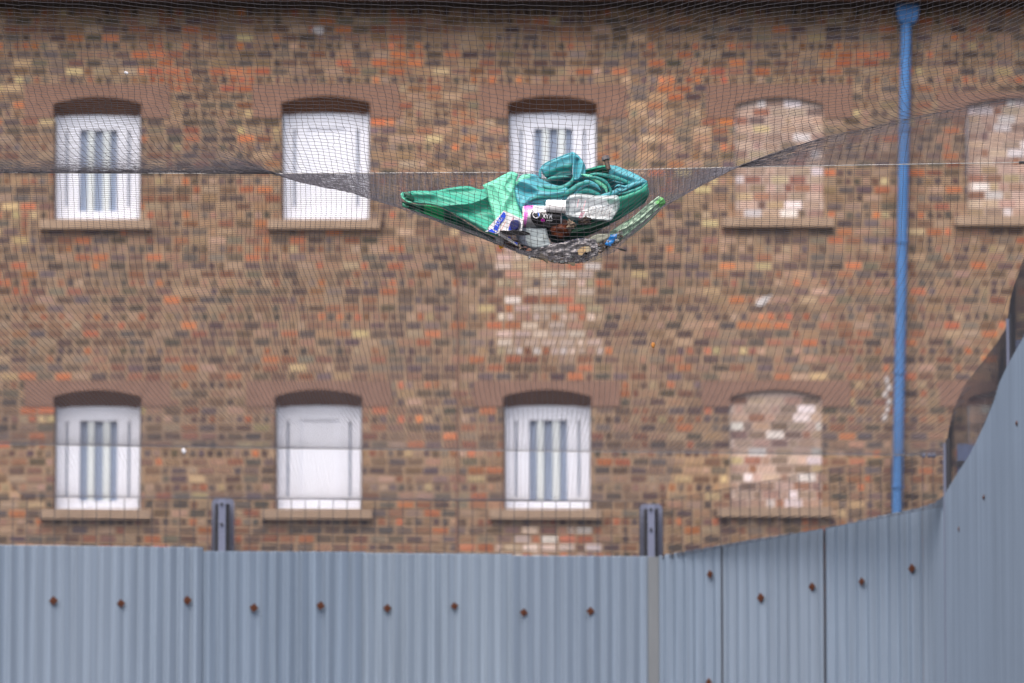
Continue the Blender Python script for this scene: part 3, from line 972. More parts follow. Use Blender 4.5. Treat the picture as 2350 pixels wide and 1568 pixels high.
# backing
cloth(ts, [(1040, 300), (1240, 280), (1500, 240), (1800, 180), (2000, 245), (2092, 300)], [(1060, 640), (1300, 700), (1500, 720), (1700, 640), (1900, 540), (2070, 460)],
      [(1040, 300), (1035, 450), (1060, 640)], [(2092, 300), (2100, 380), (2070, 460)], 120, TEAL_SHADE, folds=[], seed=4.0, n=30, m_=60)
# left blob
cloth(ts, [(1048, 300), (1100, 246), (1200, 243), (1250, 280), (1340, 320), (1450, 345)], [(1100, 560), (1200, 520), (1300, 500), (1380, 480), (1450, 440), (1490, 400)],
      [(1048, 300), (1038, 400), (1055, 480), (1100, 560)], [(1450, 345), (1475, 370), (1490, 400)], -20, TEAL,
      folds=[([(1090, 300), (1150, 320), (1250, 375), (1400, 372), (1480, 330)], 26, 34), ([(1060, 350), (1120, 385), (1190, 395)], 22, -28),
             ([(1120, 470), (1180, 410), (1300, 405), (1450, 385)], 22, 36), ([(1180, 460), (1300, 440), (1420, 430)], 14, -36),
             ([(1120, 255), (1180, 255)], 20, 12), ([(1070, 440), (1090, 500)], 22, 16)], seed=5.0, slope=-0.12, n=50, m_=70,
      cfun=lambda a, b: GRN_LIT if (b < 0.3 and a < 0.12) else (TEAL_G if (0.30 < a < 0.42 and b > 0.4) else TEAL))
roll(ts, [(1118, 470), (1130, 455), (1190, 420), (1200, 405)], [14, 16, 8], TEAL, d0=-46)
roll(ts, [(1120, 468), (1200, 455), (1330, 440), (1460, 425), (1500, 420)], [14, 26, 24, 16], TEAL, d0=-28)
roll(ts, [(1140, 458), (1230, 420), (1380, 408), (1470, 380), (1560, 320), (1650, 305)], [12, 20, 22, 20, 16], TEAL_G, d0=-52)
roll(ts, [(1250, 330), (1330, 355), (1420, 350), (1490, 300), (1505, 250)], [12, 24, 24, 20, 12], TEAL_G, d0=-30)
roll(ts, [(1290, 285), (1340, 270), (1420, 262), (1470, 262)], [10, 14, 12, 6], TEAL_G, d0=-10)
# upright fan
cloth(ts, [(1242, 190), (1290, 150), (1400, 100), (1496, 62)], [(1300, 282), (1360, 276), (1430, 262), (1492, 255)],
      [(1242, 190), (1262, 240), (1300, 282)], [(1496, 62), (1497, 160), (1492, 255)], 40, TEAL_G,
      folds=[([(1260, 200), (1350, 130), (1490, 80)], 34, 26), ([(1320, 270), (1400, 230), (1480, 220)], 30, -46)], seed=6.0, slope=-0.5,
      cfun=lambda a, b: TEAL if a < .45 else (TEAL_G if a < .75 else TEAL_SHADE))  # shade towards the foot of the fan painted as darker teal
roll(ts, [(1244, 190), (1238, 230), (1242, 275)], [8, 12, 10], TEAL, d0=-4)
roll(ts, [(1244, 186), (1290, 150), (1400, 102), (1496, 66)], 5, TEAL, d0=18)
cloth(ts, [(1496, 62), (1530, 80), (1575, 130), (1597, 170)], [(1500, 300), (1540, 290), (1570, 270), (1604, 240)],
      [(1496, 62), (1498, 180), (1500, 300)], [(1597, 170), (1602, 205), (1604, 240)], -6, TEAL,
      folds=[([(1535, 130), (1525, 200), (1520, 260)], 14, -34), ([(1580, 150), (1560, 230), (1540, 280)], 14, 22), ([(1505, 90), (1500, 250)], 10, 26)], seed=7.0, n=34, m_=24, slope=-.2)
# right side panels
cloth(ts, [(1596, 205), (1700, 176), (1790, 166)], [(1604, 262), (1700, 258), (1795, 290)], [(1596, 205), (1600, 262)], [(1790, 166), (1795, 290)], 40, GRN_SHADE,
      folds=[([(1600, 200), (1780, 172)], 20, 40)], seed=8.0, n=16, m_=24, cfun=lambda a, b: (0.02, 0.3, 0.2) if a < .3 else GRN_SHADE)
cloth(ts, [(1780, 166), (1850, 176), (1940, 212), (2020, 250), (2092, 296)], [(1800, 290), (1860, 320), (1920, 322), (2000, 330), (2092, 330)],
      [(1780, 166), (1785, 230), (1800, 290)], [(2092, 296), (2095, 312), (2092, 330)], 10, TEAL,
      folds=[([(1800, 190), (1900, 240), (2050, 290)], 30, 20), ([(1830, 270), (1950, 300)], 22, -22)], seed=9.0, slope=-.3)
# swirl of folds
roll(ts, [(1600, 250), (1690, 240), (1800, 262), (1920, 300), (1950, 330), (1900, 352)], [8, 20, 18, 16, 14, 10], TEAL_G, d0=-26)
roll(ts, [(1560, 240), (1640, 262), (1700, 300), (1760, 350), (1770, 400)], [8, 16, 20, 18, 12], GRN_LIT, d0=-30)
roll(ts, [(1610, 262), (1690, 270), (1760, 305), (1800, 370), (1790, 420)], [8, 12, 14, 12, 8], TEAL_G, d0=-44)
roll(ts, [(1500, 420), (1540, 360), (1610, 310), (1680, 330), (1720, 370)], [10, 24, 22, 16, 10], TEAL, d0=-40)
roll(ts, [(1390, 440), (1500, 400), (1600, 370), (1700, 400), (1740, 430)], [12, 24, 26, 22, 12], TEAL_G, d0=-24)
roll(ts, [(1700, 420), (1800, 395), (1900, 360), (1990, 320), (2080, 296)], [14, 24, 22, 18, 12], TEAL, d0=-30)
roll(ts, [(1830, 345), (1860, 330), (1930, 350), (1880, 372), (1840, 352)], [8, 9, 9, 9, 8], TEAL, d0=-50)
roll(ts, [(1860, 400), (1960, 378), (2040, 350), (2092, 305)], [10, 14, 14, 12], TEAL_G, d0=-40)
cloth(ts, [(1720, 420), (1830, 420), (1930, 392), (2030, 360), (2092, 318)], [(1560, 720), (1720, 665), (1850, 610), (1980, 530), (2072, 468)],
      [(1720, 420), (1660, 560), (1560, 720)], [(2092, 318), (2104, 400), (2072, 468)], 0, GRN,
      folds=[([(1800, 470), (1950, 420), (2070, 370)], 34, 22), ([(1850, 580), (1980, 500), (2060, 440)], 30, -22), ([(2075, 340), (2080, 440)], 10, 16)], seed=10., slope=0.35, n=44, m_=50,
      cfun=lambda a, b: GRN if a < .5 else ((0.02, 0.22, 0.15) if a < .72 else (0.01, 0.12, 0.09)))  # green darkens towards the underside, shade painted in
cloth(ts, [(1380, 650), (1500, 640), (1600, 620), (1750, 610)], [(1390, 775), (1500, 770), (1620, 730), (1800, 640)], [(1380, 650), (1390, 775)], [(1750, 610), (1800, 640)], 34, GRN_SHADE,
      folds=[([(1420, 730), (1600, 680), (1750, 630)], 16, 26)], seed=11., slope=0.4)
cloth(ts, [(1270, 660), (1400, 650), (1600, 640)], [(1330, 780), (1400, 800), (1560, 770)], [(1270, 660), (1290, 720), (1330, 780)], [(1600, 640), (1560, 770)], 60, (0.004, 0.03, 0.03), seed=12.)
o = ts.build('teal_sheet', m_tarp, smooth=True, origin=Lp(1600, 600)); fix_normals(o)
tag(o, 'crumpled teal plastic sheet heaped in folds on top of the rubbish', 'plastic sheet')

def flake(mb, pts, d, c, bend=6.0, th=1.2):
    """small curved piece with thickness; pts polygon in px"""
    pts = [(float(x), float(y)) for x, y in pts]
    cx = sum(p[0] for p in pts) / len(pts); cy = sum(p[1] for p in pts) / len(pts)
    a = [Lp(x, y, d + bend * math.sin(i * 1.7)) for i, (x, y) in enumerate(pts)]
    b = [Lp(x, y, d + th + bend * math.sin(i * 1.7)) for i, (x, y) in enumerate(pts)]
    cc, cd_ = Lp(cx, cy, d - bend * .6), Lp(cx, cy, d + th - bend * .6)
    n = len(pts)
    for k in range(n):
        j = (k + 1) % n
        mb.face([cc, a[j], a[k]], c); mb.face([cd_, b[k], b[j]], c); mb.face([a[k], a[j], b[j], b[k]], c)

def thing(mb, name, m, at, label, cat, smooth=False, group=None):
    o = mb.build(name, m, smooth=smooth, origin=Lp(*at)); fix_normals(o)
    tag(o, label, cat, group); return o

m_attr = mat('painted_surface', GREY, 0.5, attr=True)
m_attr_gloss = mat('printed_gloss', GREY, 0.22, spec=0.6, attr=True)
m_paper = mat('dirty_paper', GREY, 0.9, attr=True, var=0.2, scale=300)

# text helper: font curve -> mesh points
def text_polys(s, bold=0.0):
    cu = bpy.data.curves.new('t', 'FONT'); cu.body = s; cu.offset = bold; cu.resolution_u = 3
    o = bpy.data.objects.new('t', cu); C.objects.link(o)
    dg = bpy.context.evaluated_depsgraph_get()
    me = o.evaluated_get(dg).to_mesh()
    V = np.array([tuple(v.co[:2]) for v in me.vertices]); F = [tuple(p.vertices) for p in me.polygons]
    o.evaluated_get(dg).to_mesh_clear(); bpy.data.objects.remove(o); bpy.data.curves.remove(cu)
    mn, mx = V.min(0), V.max(0)
    return (V - mn) / (mx - mn), F, (mx - mn)[0] / (mx - mn)[1]

# drinks can lying on its side
can = empty('drinks_can', tuple(Lp(1255, 575, 0)), 'crushed black drinks can with pink end and round badge, lying on its side', 'can')
x0c, x1c, ycn, rad = 1100.0, 1412.0, 574.0, 92.0
dC = -10.0
def can_pt(x, ang, r=rad):     # ang 0 = facing the camera, + = up
    s = (x - x0c) / (x1c - x0c)
    dent = 1 - 0.05 * math.exp(-((s - .5) / .2) ** 2) * max(0, math.cos(ang - .3)) * 1.0
    return Lp(x, ycn + (x - x0c) * .02 - math.sin(ang) * r * dent, dC - math.cos(ang) * r * dent)
BK = (0.008, 0.008, 0.01); PK = (0.75, 0.18, 0.62); WH = (0.75, 0.75, 0.78); GY = (0.26, 0.26, 0.27); SIL = (0.55, 0.56, 0.58)
def can_col(s, ang):
    y = -math.sin(ang)           # -1 top .. 1 bottom
    if s > .955: return SIL
    if s < .02: return (0.7, 0.66, 0.6)
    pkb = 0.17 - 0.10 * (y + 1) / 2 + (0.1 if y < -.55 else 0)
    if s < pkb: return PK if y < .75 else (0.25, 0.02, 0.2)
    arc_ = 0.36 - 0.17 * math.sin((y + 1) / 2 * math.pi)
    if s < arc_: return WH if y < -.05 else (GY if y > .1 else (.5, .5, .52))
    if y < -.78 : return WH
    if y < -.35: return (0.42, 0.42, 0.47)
    if .62 < y < .8 and .5 < s < .85: return (0.06, 0.06, 0.06)
    return BK
nA, nS = 72, 64
mb = MB()
grid_ = np.array([[can_pt(x0c + (x1c - x0c) * s, a, rad * (0.90 if s in (0.0, 1.0) else 1.0)) for a in np.linspace(-math.pi, math.pi, nA, endpoint=False)] for s in [0.0] + list(np.linspace(.03, .955, nS)) + [0.97, 1.0]])
svals = [0.0] + list(np.linspace(.03, .955, nS)) + [0.97, 1.0]
mb.grid(grid_, closed=True, cfun=lambda a, b: can_col(svals[min(len(svals) - 1, int(a * (len(svals) - 1) + .5))], -math.pi + 2 * math.pi * b * (nA - 1) / nA))
mb.face(list(grid_[0])[::-1], SIL); mb.face(list(grid_[-1]), SIL)
co = mb.build('can_body', m_attr_gloss, can, smooth=True)
def decal_on_can(mbd, V, F, xa, xb, a0, a1, c, lift=1.2, flip=True):
    """V in 0..1; x across, angle up; rotated by half a turn when flip"""
    pts = []
    for (px, py) in V:
        if flip: px, py = 1 - px, 1 - py
        pts.append(can_pt(xa + (xb - xa) * px, a0 + (a1 - a0) * py, rad + lift))
    for f in F: mbd.face([pts[i] for i in f], c)
def disc(mbd, cx, cy, r, c, lift, n=20, half=None):
    a_c = math.asin(max(-1, min(1, (ycn - cy) / rad)))
    pts = []
    for k in range(n):
        t_ = 2 * math.pi * k / n
        dx, dy = r * math.cos(t_), r * math.sin(t_)
        if half and dx < half * r: dx = half * r + 0.25 * r * (1 - (dy / r) ** 2)
        pts.append(can_pt(cx + dx, a_c + dy / rad, rad + lift))
    mbd.face(pts, c)
mb = MB()
disc(mb, 1208, 560, 29, (0.8, 0.8, 0.82), 1.0); disc(mb, 1208, 560, 26, (0.02, 0.13, 0.60), 1.6, half=0.35)
disc(mb, 1238, 526, 13.5, (.85, .8, .85), 1.0); disc(mb, 1238, 526, 10, (0.8, 0.3, 0.7), 1.6)
disc(mb, 1261, 605, 16, (0.5, 0.05, 0.35), 1.0); disc(mb, 1261, 605, 12, (0.28, 0.0, 0.22), 1.6)
mb.build('round_badge', m_attr_gloss, can)
mb = MB()
V_, F_, _ = text_polys('MAX', 0.03)
decal_on_can(mb, V_, F_, 1256, 1336, -.16, .27, (0.72, 0.72, 0.74))
V_, F_, _ = text_polys('pepsi', 0.02)
decal_on_can(mb, V_, F_, 1288, 1335, -.42, -.24, (0.6, 0.6, 0.62))
mb.build('lettering', m_attr_gloss, can)
# white screw cap end over the can
mb = MB()
def capring(x, r, yy): return [Lp(x, yy - math.sin(a) * r, -112 - math.cos(a) * r) for a in np.linspace(0, 2 * math.pi, 28, endpoint=False)]
prof = [(1283, 30, 492), (1288, 42, 491), (1300, 47, 491), (1340, 50, 494), (1405, 52, 498), (1406, 55, 498), (1412, 55, 498), (1413, 51, 498), (1420, 51, 499), (1421, 55, 499), (1427, 55, 499), (1428, 51, 499), (1436, 51, 500), (1437, 55, 500), (1442, 54, 500), (1444, 44, 500)]
gr = np.array([capring(*p_) for p_ in prof]); mb.grid(gr, (0.82, 0.81, 0.82), closed=True)
mb.face(list(gr[0])[::-1], (.8, .8, .8)); mb.face(list(gr[-1]), (.8, .8, .8))
thing(mb, 'bottle_neck', m_attr, (1360, 545, -100), 'white ribbed plastic bottle neck lying across the black can', 'bottle neck', smooth=False)

# clear plastic tray with label
m_clear = mat('clear_plastic', (0.75, 0.82, 0.85), 0.12, spec=0.8, var=0.15, scale=60, trans=0.0, alpha=0.5)
tr_ = empty('clear_bottle', tuple(Lp(1650, 610, -20)), 'flattened clear plastic bottle with grey printed label and small red box', 'bottle')
mb = MB()
cloth(mb, [(1425, 470), (1475, 405), (1520, 392), (1620, 402), (1690, 410), (1780, 406), (1850, 408)], [(1440, 575), (1480, 602), (1560, 598), (1640, 604), (1720, 612), (1790, 616), (1815, 596)],
      [(1425, 470), (1418, 530), (1440, 575)], [(1850, 408), (1872, 440), (1864, 520), (1815, 596)], -52, GREY,
      folds=[([(1440, 440), (1550, 420), (1700, 440), (1850, 430)], 28, 26), ([(1430, 560), (1600, 590), (1790, 604)], 12, 22), ([(1500, 560), (1700, 480), (1820, 520)], 16, -14, 1), ([(1840, 440), (1850, 540)], 12, 16), ([(1480, 470), (1460, 570)], 10, -18)], seed=20., wr=2, n=36, m_=60)
mb.build('bottle_shell', m_clear, tr_, smooth=True)
mb = MB()
def lab(a, b):
    if b < .55 and a < .5: return (.72, .74, .76)
    return (.40, .38, .38)
cloth(mb, [(1462, 440), (1560, 430), (1700, 440), (1830, 450)], [(1475, 560), (1540, 590), (1700, 596), (1800, 590)], [(1462, 440), (1475, 560)], [(1830, 450), (1800, 590)], -28, GREY, seed=21., wr=2,
      cfun=lambda a, b: (.74, .77, .80) if a < .48 else ((.22, .27, .31) if b < .3 else (.42, .40, .40)), n=24, m_=50, curl=4)
mb.build('label', m_paper, tr_, smooth=True)
mb = MB()
def quad_d(x0, y0, x1, y1, x2, y2, x3, y3, d, c): mb.face([Lp(x0, y0, d), Lp(x1, y1, d), Lp(x2, y2, d), Lp(x3, y3, d)], c)
RED = (0.42, 0.02, 0.10)
def frame_q(cx, cy, w_, h_, sh, d, c, tk=4):
    def q(x, y): return (cx + x + sh * -y / h_, cy + y)
    for (xa, ya, xb, yb) in ((-w_, -h_, w_, -h_ + tk), (-w_, h_ - tk, w_, h_), (-w_, -h_, -w_ + tk, h_), (w_ - tk, -h_, w_, h_)):
        mb.face([Lp(*q(xa, yb), d), Lp(*q(xb, yb), d), Lp(*q(xb, ya), d), Lp(*q(xa, ya), d)], c)
frame_q(1570, 562, 13, 26, 14, -112, RED, 5)
frame_q(1570, 562, 3, 16, 8, -112, RED, 2.9)
for k in range(7):
    x = 1600 + k * 29
    quad_d(x, 585, x + 4, 585, x + 42, 497, x + 38, 497, -108, (.62, .60, .60))
    for j in range(5):
        yy = 505 + j * 16 + random.uniform(-2, 2); xx = x + 42 - (yy - 497) * .43
        quad_d(xx - 16, yy + 5, xx - 3, yy + 5, xx - 2, yy, xx - 15, yy, -108, (.22, .2, .2))
for (x, y, h) in ((1532, 480, 22), (1538, 455, 16), (1590, 470, 20), (1580, 505, 24), (1560, 520, 14)):
    quad_d(x, y + h, x + 5, y + h, x + 12, y - h, x + 6, y - h, -112, (.72, .42, .46))
mb.build('label_print', m_paper, tr_)

# milk carton with blue band
ct = empty('drink_carton', tuple(Lp(960, 660, -60)), 'white drink carton with blue stripe and blue screw cap, left of the black can', 'carton')
CW = (0.78, 0.78, 0.80); CB = (0.01, 0.06, 0.62)
A, B2, C2, D2 = (952, 527), (1105, 600), (1095, 690), (905, 690)
E2 = (822, 668)
mb = MB()
dF = -135
mb.face([Lp(*A, dF), Lp(*E2, dF + 10), Lp(880, 712, dF), Lp(*C2, dF), Lp(*B2, dF)], CW)
bk = dF + 90
mb.face([Lp(*A, bk), Lp(*B2, bk), Lp(*C2, bk), Lp(880, 712, bk), Lp(*E2, bk)], CW)
ring_ = [A, E2, (880, 712), C2, B2]
for p_, q_ in zip(ring_, ring_[1:] + ring_[:1]):
    mb.face([Lp(*p_, dF if p_ != E2 else dF + 10), Lp(*p_, bk), Lp(*q_, bk), Lp(*q_, dF if q_ != E2 else dF + 10)], CW)
mb.face([Lp(802, 696, dF - 4), Lp(850, 670, dF - 2), Lp(895, 690, dF - 4), Lp(890, 714, dF - 6), Lp(840, 700, dF - 4)], CW)
mb.face([Lp(920, 705, dF - 2), Lp(1060, 790, dF - 2), Lp(1062, 812, dF + 6), Lp(905, 722, dF + 4)], CW)
mb.build('carton_body', m_attr_gloss, ct)
mb = MB()
mb.face([Lp(948, 541, dF - 2), Lp(900, 608, dF - 2), Lp(868, 672, dF - 1), Lp(872, 700, dF - 3), Lp(895, 706, dF - 3), Lp(918, 640, dF - 2), Lp(955, 600, dF - 2), Lp(968, 570, dF - 2), Lp(962, 548, dF - 2)], CB)
mb.face([Lp(822, 690, dF - 6), Lp(855, 676, dF - 6), Lp(893, 704, dF - 8), Lp(870, 706, dF - 8)], CB)
mb.face([Lp(996, 650, dF - 2), Lp(985, 684, dF - 2), Lp(1040, 684, dF - 2), Lp(1010, 655, dF - 2)], CB)
mb.face([Lp(985, 742, dF - 4), Lp(1012, 757, dF - 4), Lp(1003, 742, dF - 4), Lp(985, 732, dF - 4)], CB)
mb.face([Lp(1030, 776, dF - 4), Lp(1056, 800, dF - 4), Lp(1062, 785, dF - 4)], CB)
mb.build('blue_stripe', m_attr_gloss, ct)
mb = MB()
V_, F_, _ = text_polys('PURA', 0.0)
ang = math.radians(57)
for f in F_:
    pts = []
    for i in f:
        x = V_[i][0] * 80; y = V_[i][1] * 26
        pts.append(Lp(905 + x * math.cos(ang) - y * math.sin(ang), 655 - x * math.sin(ang) - y * math.cos(ang), dF - 4))
    mb.face(pts, (.55, .6, .85))
for k in range(9):
    x, y = 985 + k * 4.4, 655 - k * 8
    mb.face([Lp(x, y, dF - 3), Lp(x + 10, y + 3, dF - 3), Lp(x + 12, y - 2, dF - 3), Lp(x + 2, y - 5, dF - 3)], (.6, .25, .3))
for k in range(7):
    x, y = 925 + k * 6, 690 - k * 11
    mb.face([Lp(x, y, dF - 3), Lp(x + 4, y, dF - 3), Lp(x + 10, y - 11, dF - 3), Lp(x + 6, y - 11, dF - 3)], (.62, .2, .14))
mb.build('lettering', m_attr, ct)
mb = MB()
m_cap = mat('blue_cap', (0.008, 0.012, 0.10), 0.3, spec=0.6, var=.3, scale=90)
rings = []
for (dd, r, sx) in ((-130, 40, 1052), (-134, 42, 1050), (-172, 41, 1036), (-176, 37, 1034), (-177, 30, 1033)):
    rings.append([Lp(sx + math.cos(a) * r * .92, 643 - math.sin(a) * r, dd) for a in np.linspace(0, 2 * math.pi, 28, endpoint=False)])
mb.grid(np.array(rings), closed=True); mb.face(rings[-1])
mb.build('screw_cap', m_cap, ct)
# black bar
mb = MB()
top_ = [(905, 688), (1110, 690), (1160, 708)]; bot_ = [(965, 722), (1110, 728), (1158, 724)]
for (a, b, c_, d_) in ((0, 1, 1, 0), (1, 2, 2, 1)):
    mb.face([Lp(*top_[a], -196), Lp(*bot_[a], -190), Lp(*bot_[b], -190), Lp(*top_[b], -196)], BK)
    mb.face([Lp(*top_[a], -196), Lp(*top_[b], -196), Lp(*top_[b], -140), Lp(*top_[a], -140)], BK)
    mb.face([Lp(*bot_[a], -190), Lp(*bot_[a], -140), Lp(*bot_[b], -140), Lp(*bot_[b], -190)], BK)
thing(mb, 'plastic_strip', m_attr, (1030, 730, -90), 'black pointed plastic strip below the blue capped carton', 'plastic strip')
# pale grey tub
mb = MB()
cloth(mb, [(1060, 640), (1130, 660), (1290, 665)], [(1090, 800), (1200, 835), (1330, 815)], [(1060, 640), (1050, 740), (1090, 800)], [(1290, 665), (1305, 740), (1330, 815)], -50, (.34, .40, .42),
      folds=[([(1160, 670), (1170, 820)], 14, 14, 1)], seed=31., wr=2, cfun=lambda a, b: (.20, .23, .29) if b < .3 else (.36, .42, .44), n=26, m_=30)
o = thing(mb, 'plastic_tub', m_attr, (1190, 830, -40), 'pale grey plastic tub lying beneath the black can', 'tub', smooth=True)
mb = MB(); roll(mb, [(1262, 738), (1272, 728), (1285, 732), (1286, 748), (1272, 752), (1264, 742)], 2.5, (.3, .31, .28), d0=-74, taper=False)
mb.build('ring_pull', m_attr, o)
# amber lump
m_amber = mat('rotten_fruit', (0.085, 0.020, 0.006), 0.5, spec=.3, var=0.8, scale=70, bump=0.4)
def lump(name, cx, cy, rx, ry, d, m, at, label, cat, c=GREY, rough=.18, seed=0., n=18):
    mb = MB(); G_ = []
    for i in range(n + 1):
        th = math.pi * i / n; row = []
        for j in range(24):
            ph = 2 * math.pi * j / 24
            vx, vy, vz = math.sin(th) * math.cos(ph), math.cos(th), math.sin(th) * math.sin(ph)
            q = 1 + rough * 2.2 * noise.noise(Vector((vx * 1.6, vy * 1.6, vz * 1.6 + seed))) + rough * noise.noise(Vector((vx * 4, vy * 4, vz * 4 + seed)))
            row.append(Lp(cx + vx * rx * q, cy + vy * ry * q, d + vz * min(rx, ry) * q))
        G_.append(row)
    mb.grid(np.array(G_), c, closed=True)
    return thing(mb, name, m, at, label, cat, smooth=True)
lump('rotten_fruit', 1405, 680, 78, 66, -30, m_amber, (1400, 760, 0), 'dark orange rotting fruit below the right end of the black can', 'fruit', seed=3.)
m_crumb = mat('dry_crumb', (0.20, 0.15, 0.11), 0.9, var=0.5, scale=120, bump=1)
m_cone = mat('dark_cone', (0.022, 0.014, 0.010), 0.9, var=0.5, scale=140, bump=1)
lump('dry_bread', 1482, 645, 30, 34, -84, m_crumb, (1482, 680, -80), 'small beige crumbly lump beside the rotting fruit', 'food scrap', rough=.5, seed=8.)
lump('fir_cone', 1595, 618, 44, 26, -110, m_cone, (1595, 645, -100), 'small dark brown cone under the clear flattened bottle', 'cone', rough=.5, seed=12.)

# pale green bag on the right
m_bag = mat('pale_green_bag', GREY, 0.3, spec=.6, attr=True, trans=.2)
mb = MB()
PG = (0.42, 0.58, 0.44); PGD = (.16, .30, .20)
def bagc(a, b):
    if b > .86 and a > .25: return (.12, .46, .12)
    return PG if (int(a * 17 + b * 6) % 4) else (.22, .38, .26)
cloth(mb, [(1790, 700), (1880, 640), (2000, 560), (2090, 480), (2180, 415)], [(1840, 780), (1960, 730), (2080, 640), (2180, 540), (2238, 462)],
      [(1790, 700), (1800, 740), (1840, 780)], [(2180, 415), (2215, 430), (2238, 462)], 6, PG,
      folds=[([(1850, 700), (2000, 620), (2200, 450)], 10, 20, 1), ([(1900, 730), (2050, 620), (2190, 500)], 9, 18, 1), ([(1840, 670), (1960, 600)], 8, -20), ([(2110, 500), (2210, 470)], 10, 16, 1),
             ([(1930, 610), (1950, 700)], 10, -16)], seed=40., slope=.4, wr=6, curl=8, n=34, m_=70, cfun=bagc)
thing(mb, 'plastic_bag', m_bag, (2000, 700, 20), 'pale green crinkled plastic bag at the right tip of the rubbish', 'bag', smooth=True)
# blue scrap, lid, tan scraps
mb = MB()
cloth(mb, [(1800, 722), (1850, 712)], [(1748, 800), (1800, 812)], [(1800, 722), (1770, 765), (1748, 800)], [(1850, 712), (1842, 765), (1800, 812)], -20, (0.01, .17, .50), n=14, m_=14, seed=41., wr=5, curl=6)
thing(mb, 'blue_wrapper', m_attr_gloss, (1795, 800, 0), 'crumpled bright blue wrapper beneath the pale green bag', 'wrapper', smooth=True)
mb = MB()
cloth(mb, [(1600, 770), (1680, 720), (1790, 712)], [(1600, 800), (1700, 790), (1790, 745)], [(1600, 770), (1596, 785), (1600, 800)], [(1790, 712), (1795, 730), (1790, 745)], -14, (.30, .31, .25), n=16, m_=24, seed=42., wr=2, curl=8)
thing(mb, 'cup_lid', m_attr, (1700, 800, 0), 'grey green oval cup lid tilted beside the blue wrapper', 'lid', smooth=True)
for pts, lb, c in (([(1536, 850), (1560, 820), (1600, 812), (1604, 850), (1570, 885), (1546, 880)], 'tan scrap of card with rounded side at the bottom of the rubbish', (.48, .34, .19)),
                   ([(1598, 815), (1636, 808), (1644, 850), (1606, 862)], 'square beige scrap of card next to the rounder tan one', (.42, .36, .25))):
    mb = MB(); flake(mb, pts, -46, c, 3)
    thing(mb, 'card_scrap', m_paper, (pts[0][0], pts[0][1] + 20, -40), lb, 'card scrap')
# orange yellow wedge and brown glass on the left underside
mb = MB(); flake(mb, [(905, 792), (950, 800), (975, 812), (920, 836)], -8, (.72, .34, .01), 3)
thing(mb, 'yellow_scrap', m_attr, (930, 820, 0), 'orange yellow plastic scrap poking out at lower left of the rubbish', 'plastic scrap')
mb = MB()
cloth(mb, [(940, 745), (1000, 790), (1060, 815)], [(960, 812), (1010, 840), (1080, 860)], [(940, 745), (960, 812)], [(1060, 815), (1080, 860)], -30, (.05, .014, .008), n=12, m_=20, seed=44., curl=10)
thing(mb, 'brown_glass', m_attr_gloss, (1010, 840, -20), 'dark brown glass shard under the white carton', 'glass shard', smooth=True)
mb = MB()
m_frost = mat('frosted_plastic', (.42, .42, .42), .3, alpha=.8)
cloth(mb, [(880, 735), (930, 730), (955, 760)], [(892, 790), (930, 800), (950, 800)], [(880, 735), (892, 790)], [(955, 760), (950, 800)], -60, (.4, .4, .4), n=12, m_=12, seed=45., curl=14)
thing(mb, 'broken_bottle', m_frost, (915, 800, -50), 'cloudy rounded bottle base at the lower corner of the carton', 'bottle base', smooth=True)

# newspaper
m_news = mat('wet_newspaper', GREY, .9, attr=True)
mb = MB()
def newsc(a, b):
    k = (int(a * 60) % 3 == 0) and noise.noise(Vector((a * 30, b * 30, 2))) > -.1
    g0 = .42 + .14 * noise.noise(Vector((a * 7, b * 9, 5)))
    return (.05, .05, .10) if k else (g0, g0 * .95, g0 * .95)
cloth(mb, [(1040, 830), (1150, 850), (1300, 800), (1420, 780), (1560, 750), (1680, 760)], [(1060, 868), (1200, 908), (1350, 935), (1500, 950), (1600, 930), (1700, 870)],
      [(1040, 830), (1050, 850), (1060, 868)], [(1680, 760), (1700, 820), (1700, 870)], -24, GREY, seed=50., wr=12, n=70, m_=170, slope=.45, curl=10, cfun=newsc)
thing(mb, 'newspaper', m_news, (1380, 930, 0), 'soggy crumpled grey newspaper lining the bottom of the sagging net', 'newspaper', smooth=False)
# litter mulch
lt = MB()
bott = [(860, 770), (1000, 838), (1100, 878), (1200, 905), (1350, 944), (1500, 958), (1600, 935), (1700, 880), (1790, 822), (1900, 765)]
bx, by = [p_[0] for p_ in bott], [p_[1] for p_ in bott]
cols = [(.05, .04, .03), (.10, .08, .06), (.22, .21, .20), (.03, .03, .03), (.14, .10, .07), (.30, .30, .31), (.08, .09, .08), (.18, .20, .20)]
for k in range(560):
    x = random.uniform(870, 1890)
    yb_ = np.interp(x, bx, by); y = yb_ - random.uniform(0, 1) ** 1.5 * 90 - 4
    r = random.uniform(6, 22); a0 = random.uniform(0, 6.3); n = random.choice((3, 4, 5))
    pts = [(x + r * math.cos(a0 + 2 * math.pi * j / n) * random.uniform(.6, 1.2), min(np.interp(x, bx, by) + 2, y + .6 * r * math.sin(a0 + 2 * math.pi * j / n))) for j in range(n)]
    flake(lt, pts, random.uniform(-22, 40), random.choice(cols), random.uniform(2, 8), 1)
o = lt.build('litter', m_paper, origin=Lp(1380, 940)); tag(o, 'dark mulch of leaves and small scraps packed in the bottom of the sag', 'litter', kind='stuff')
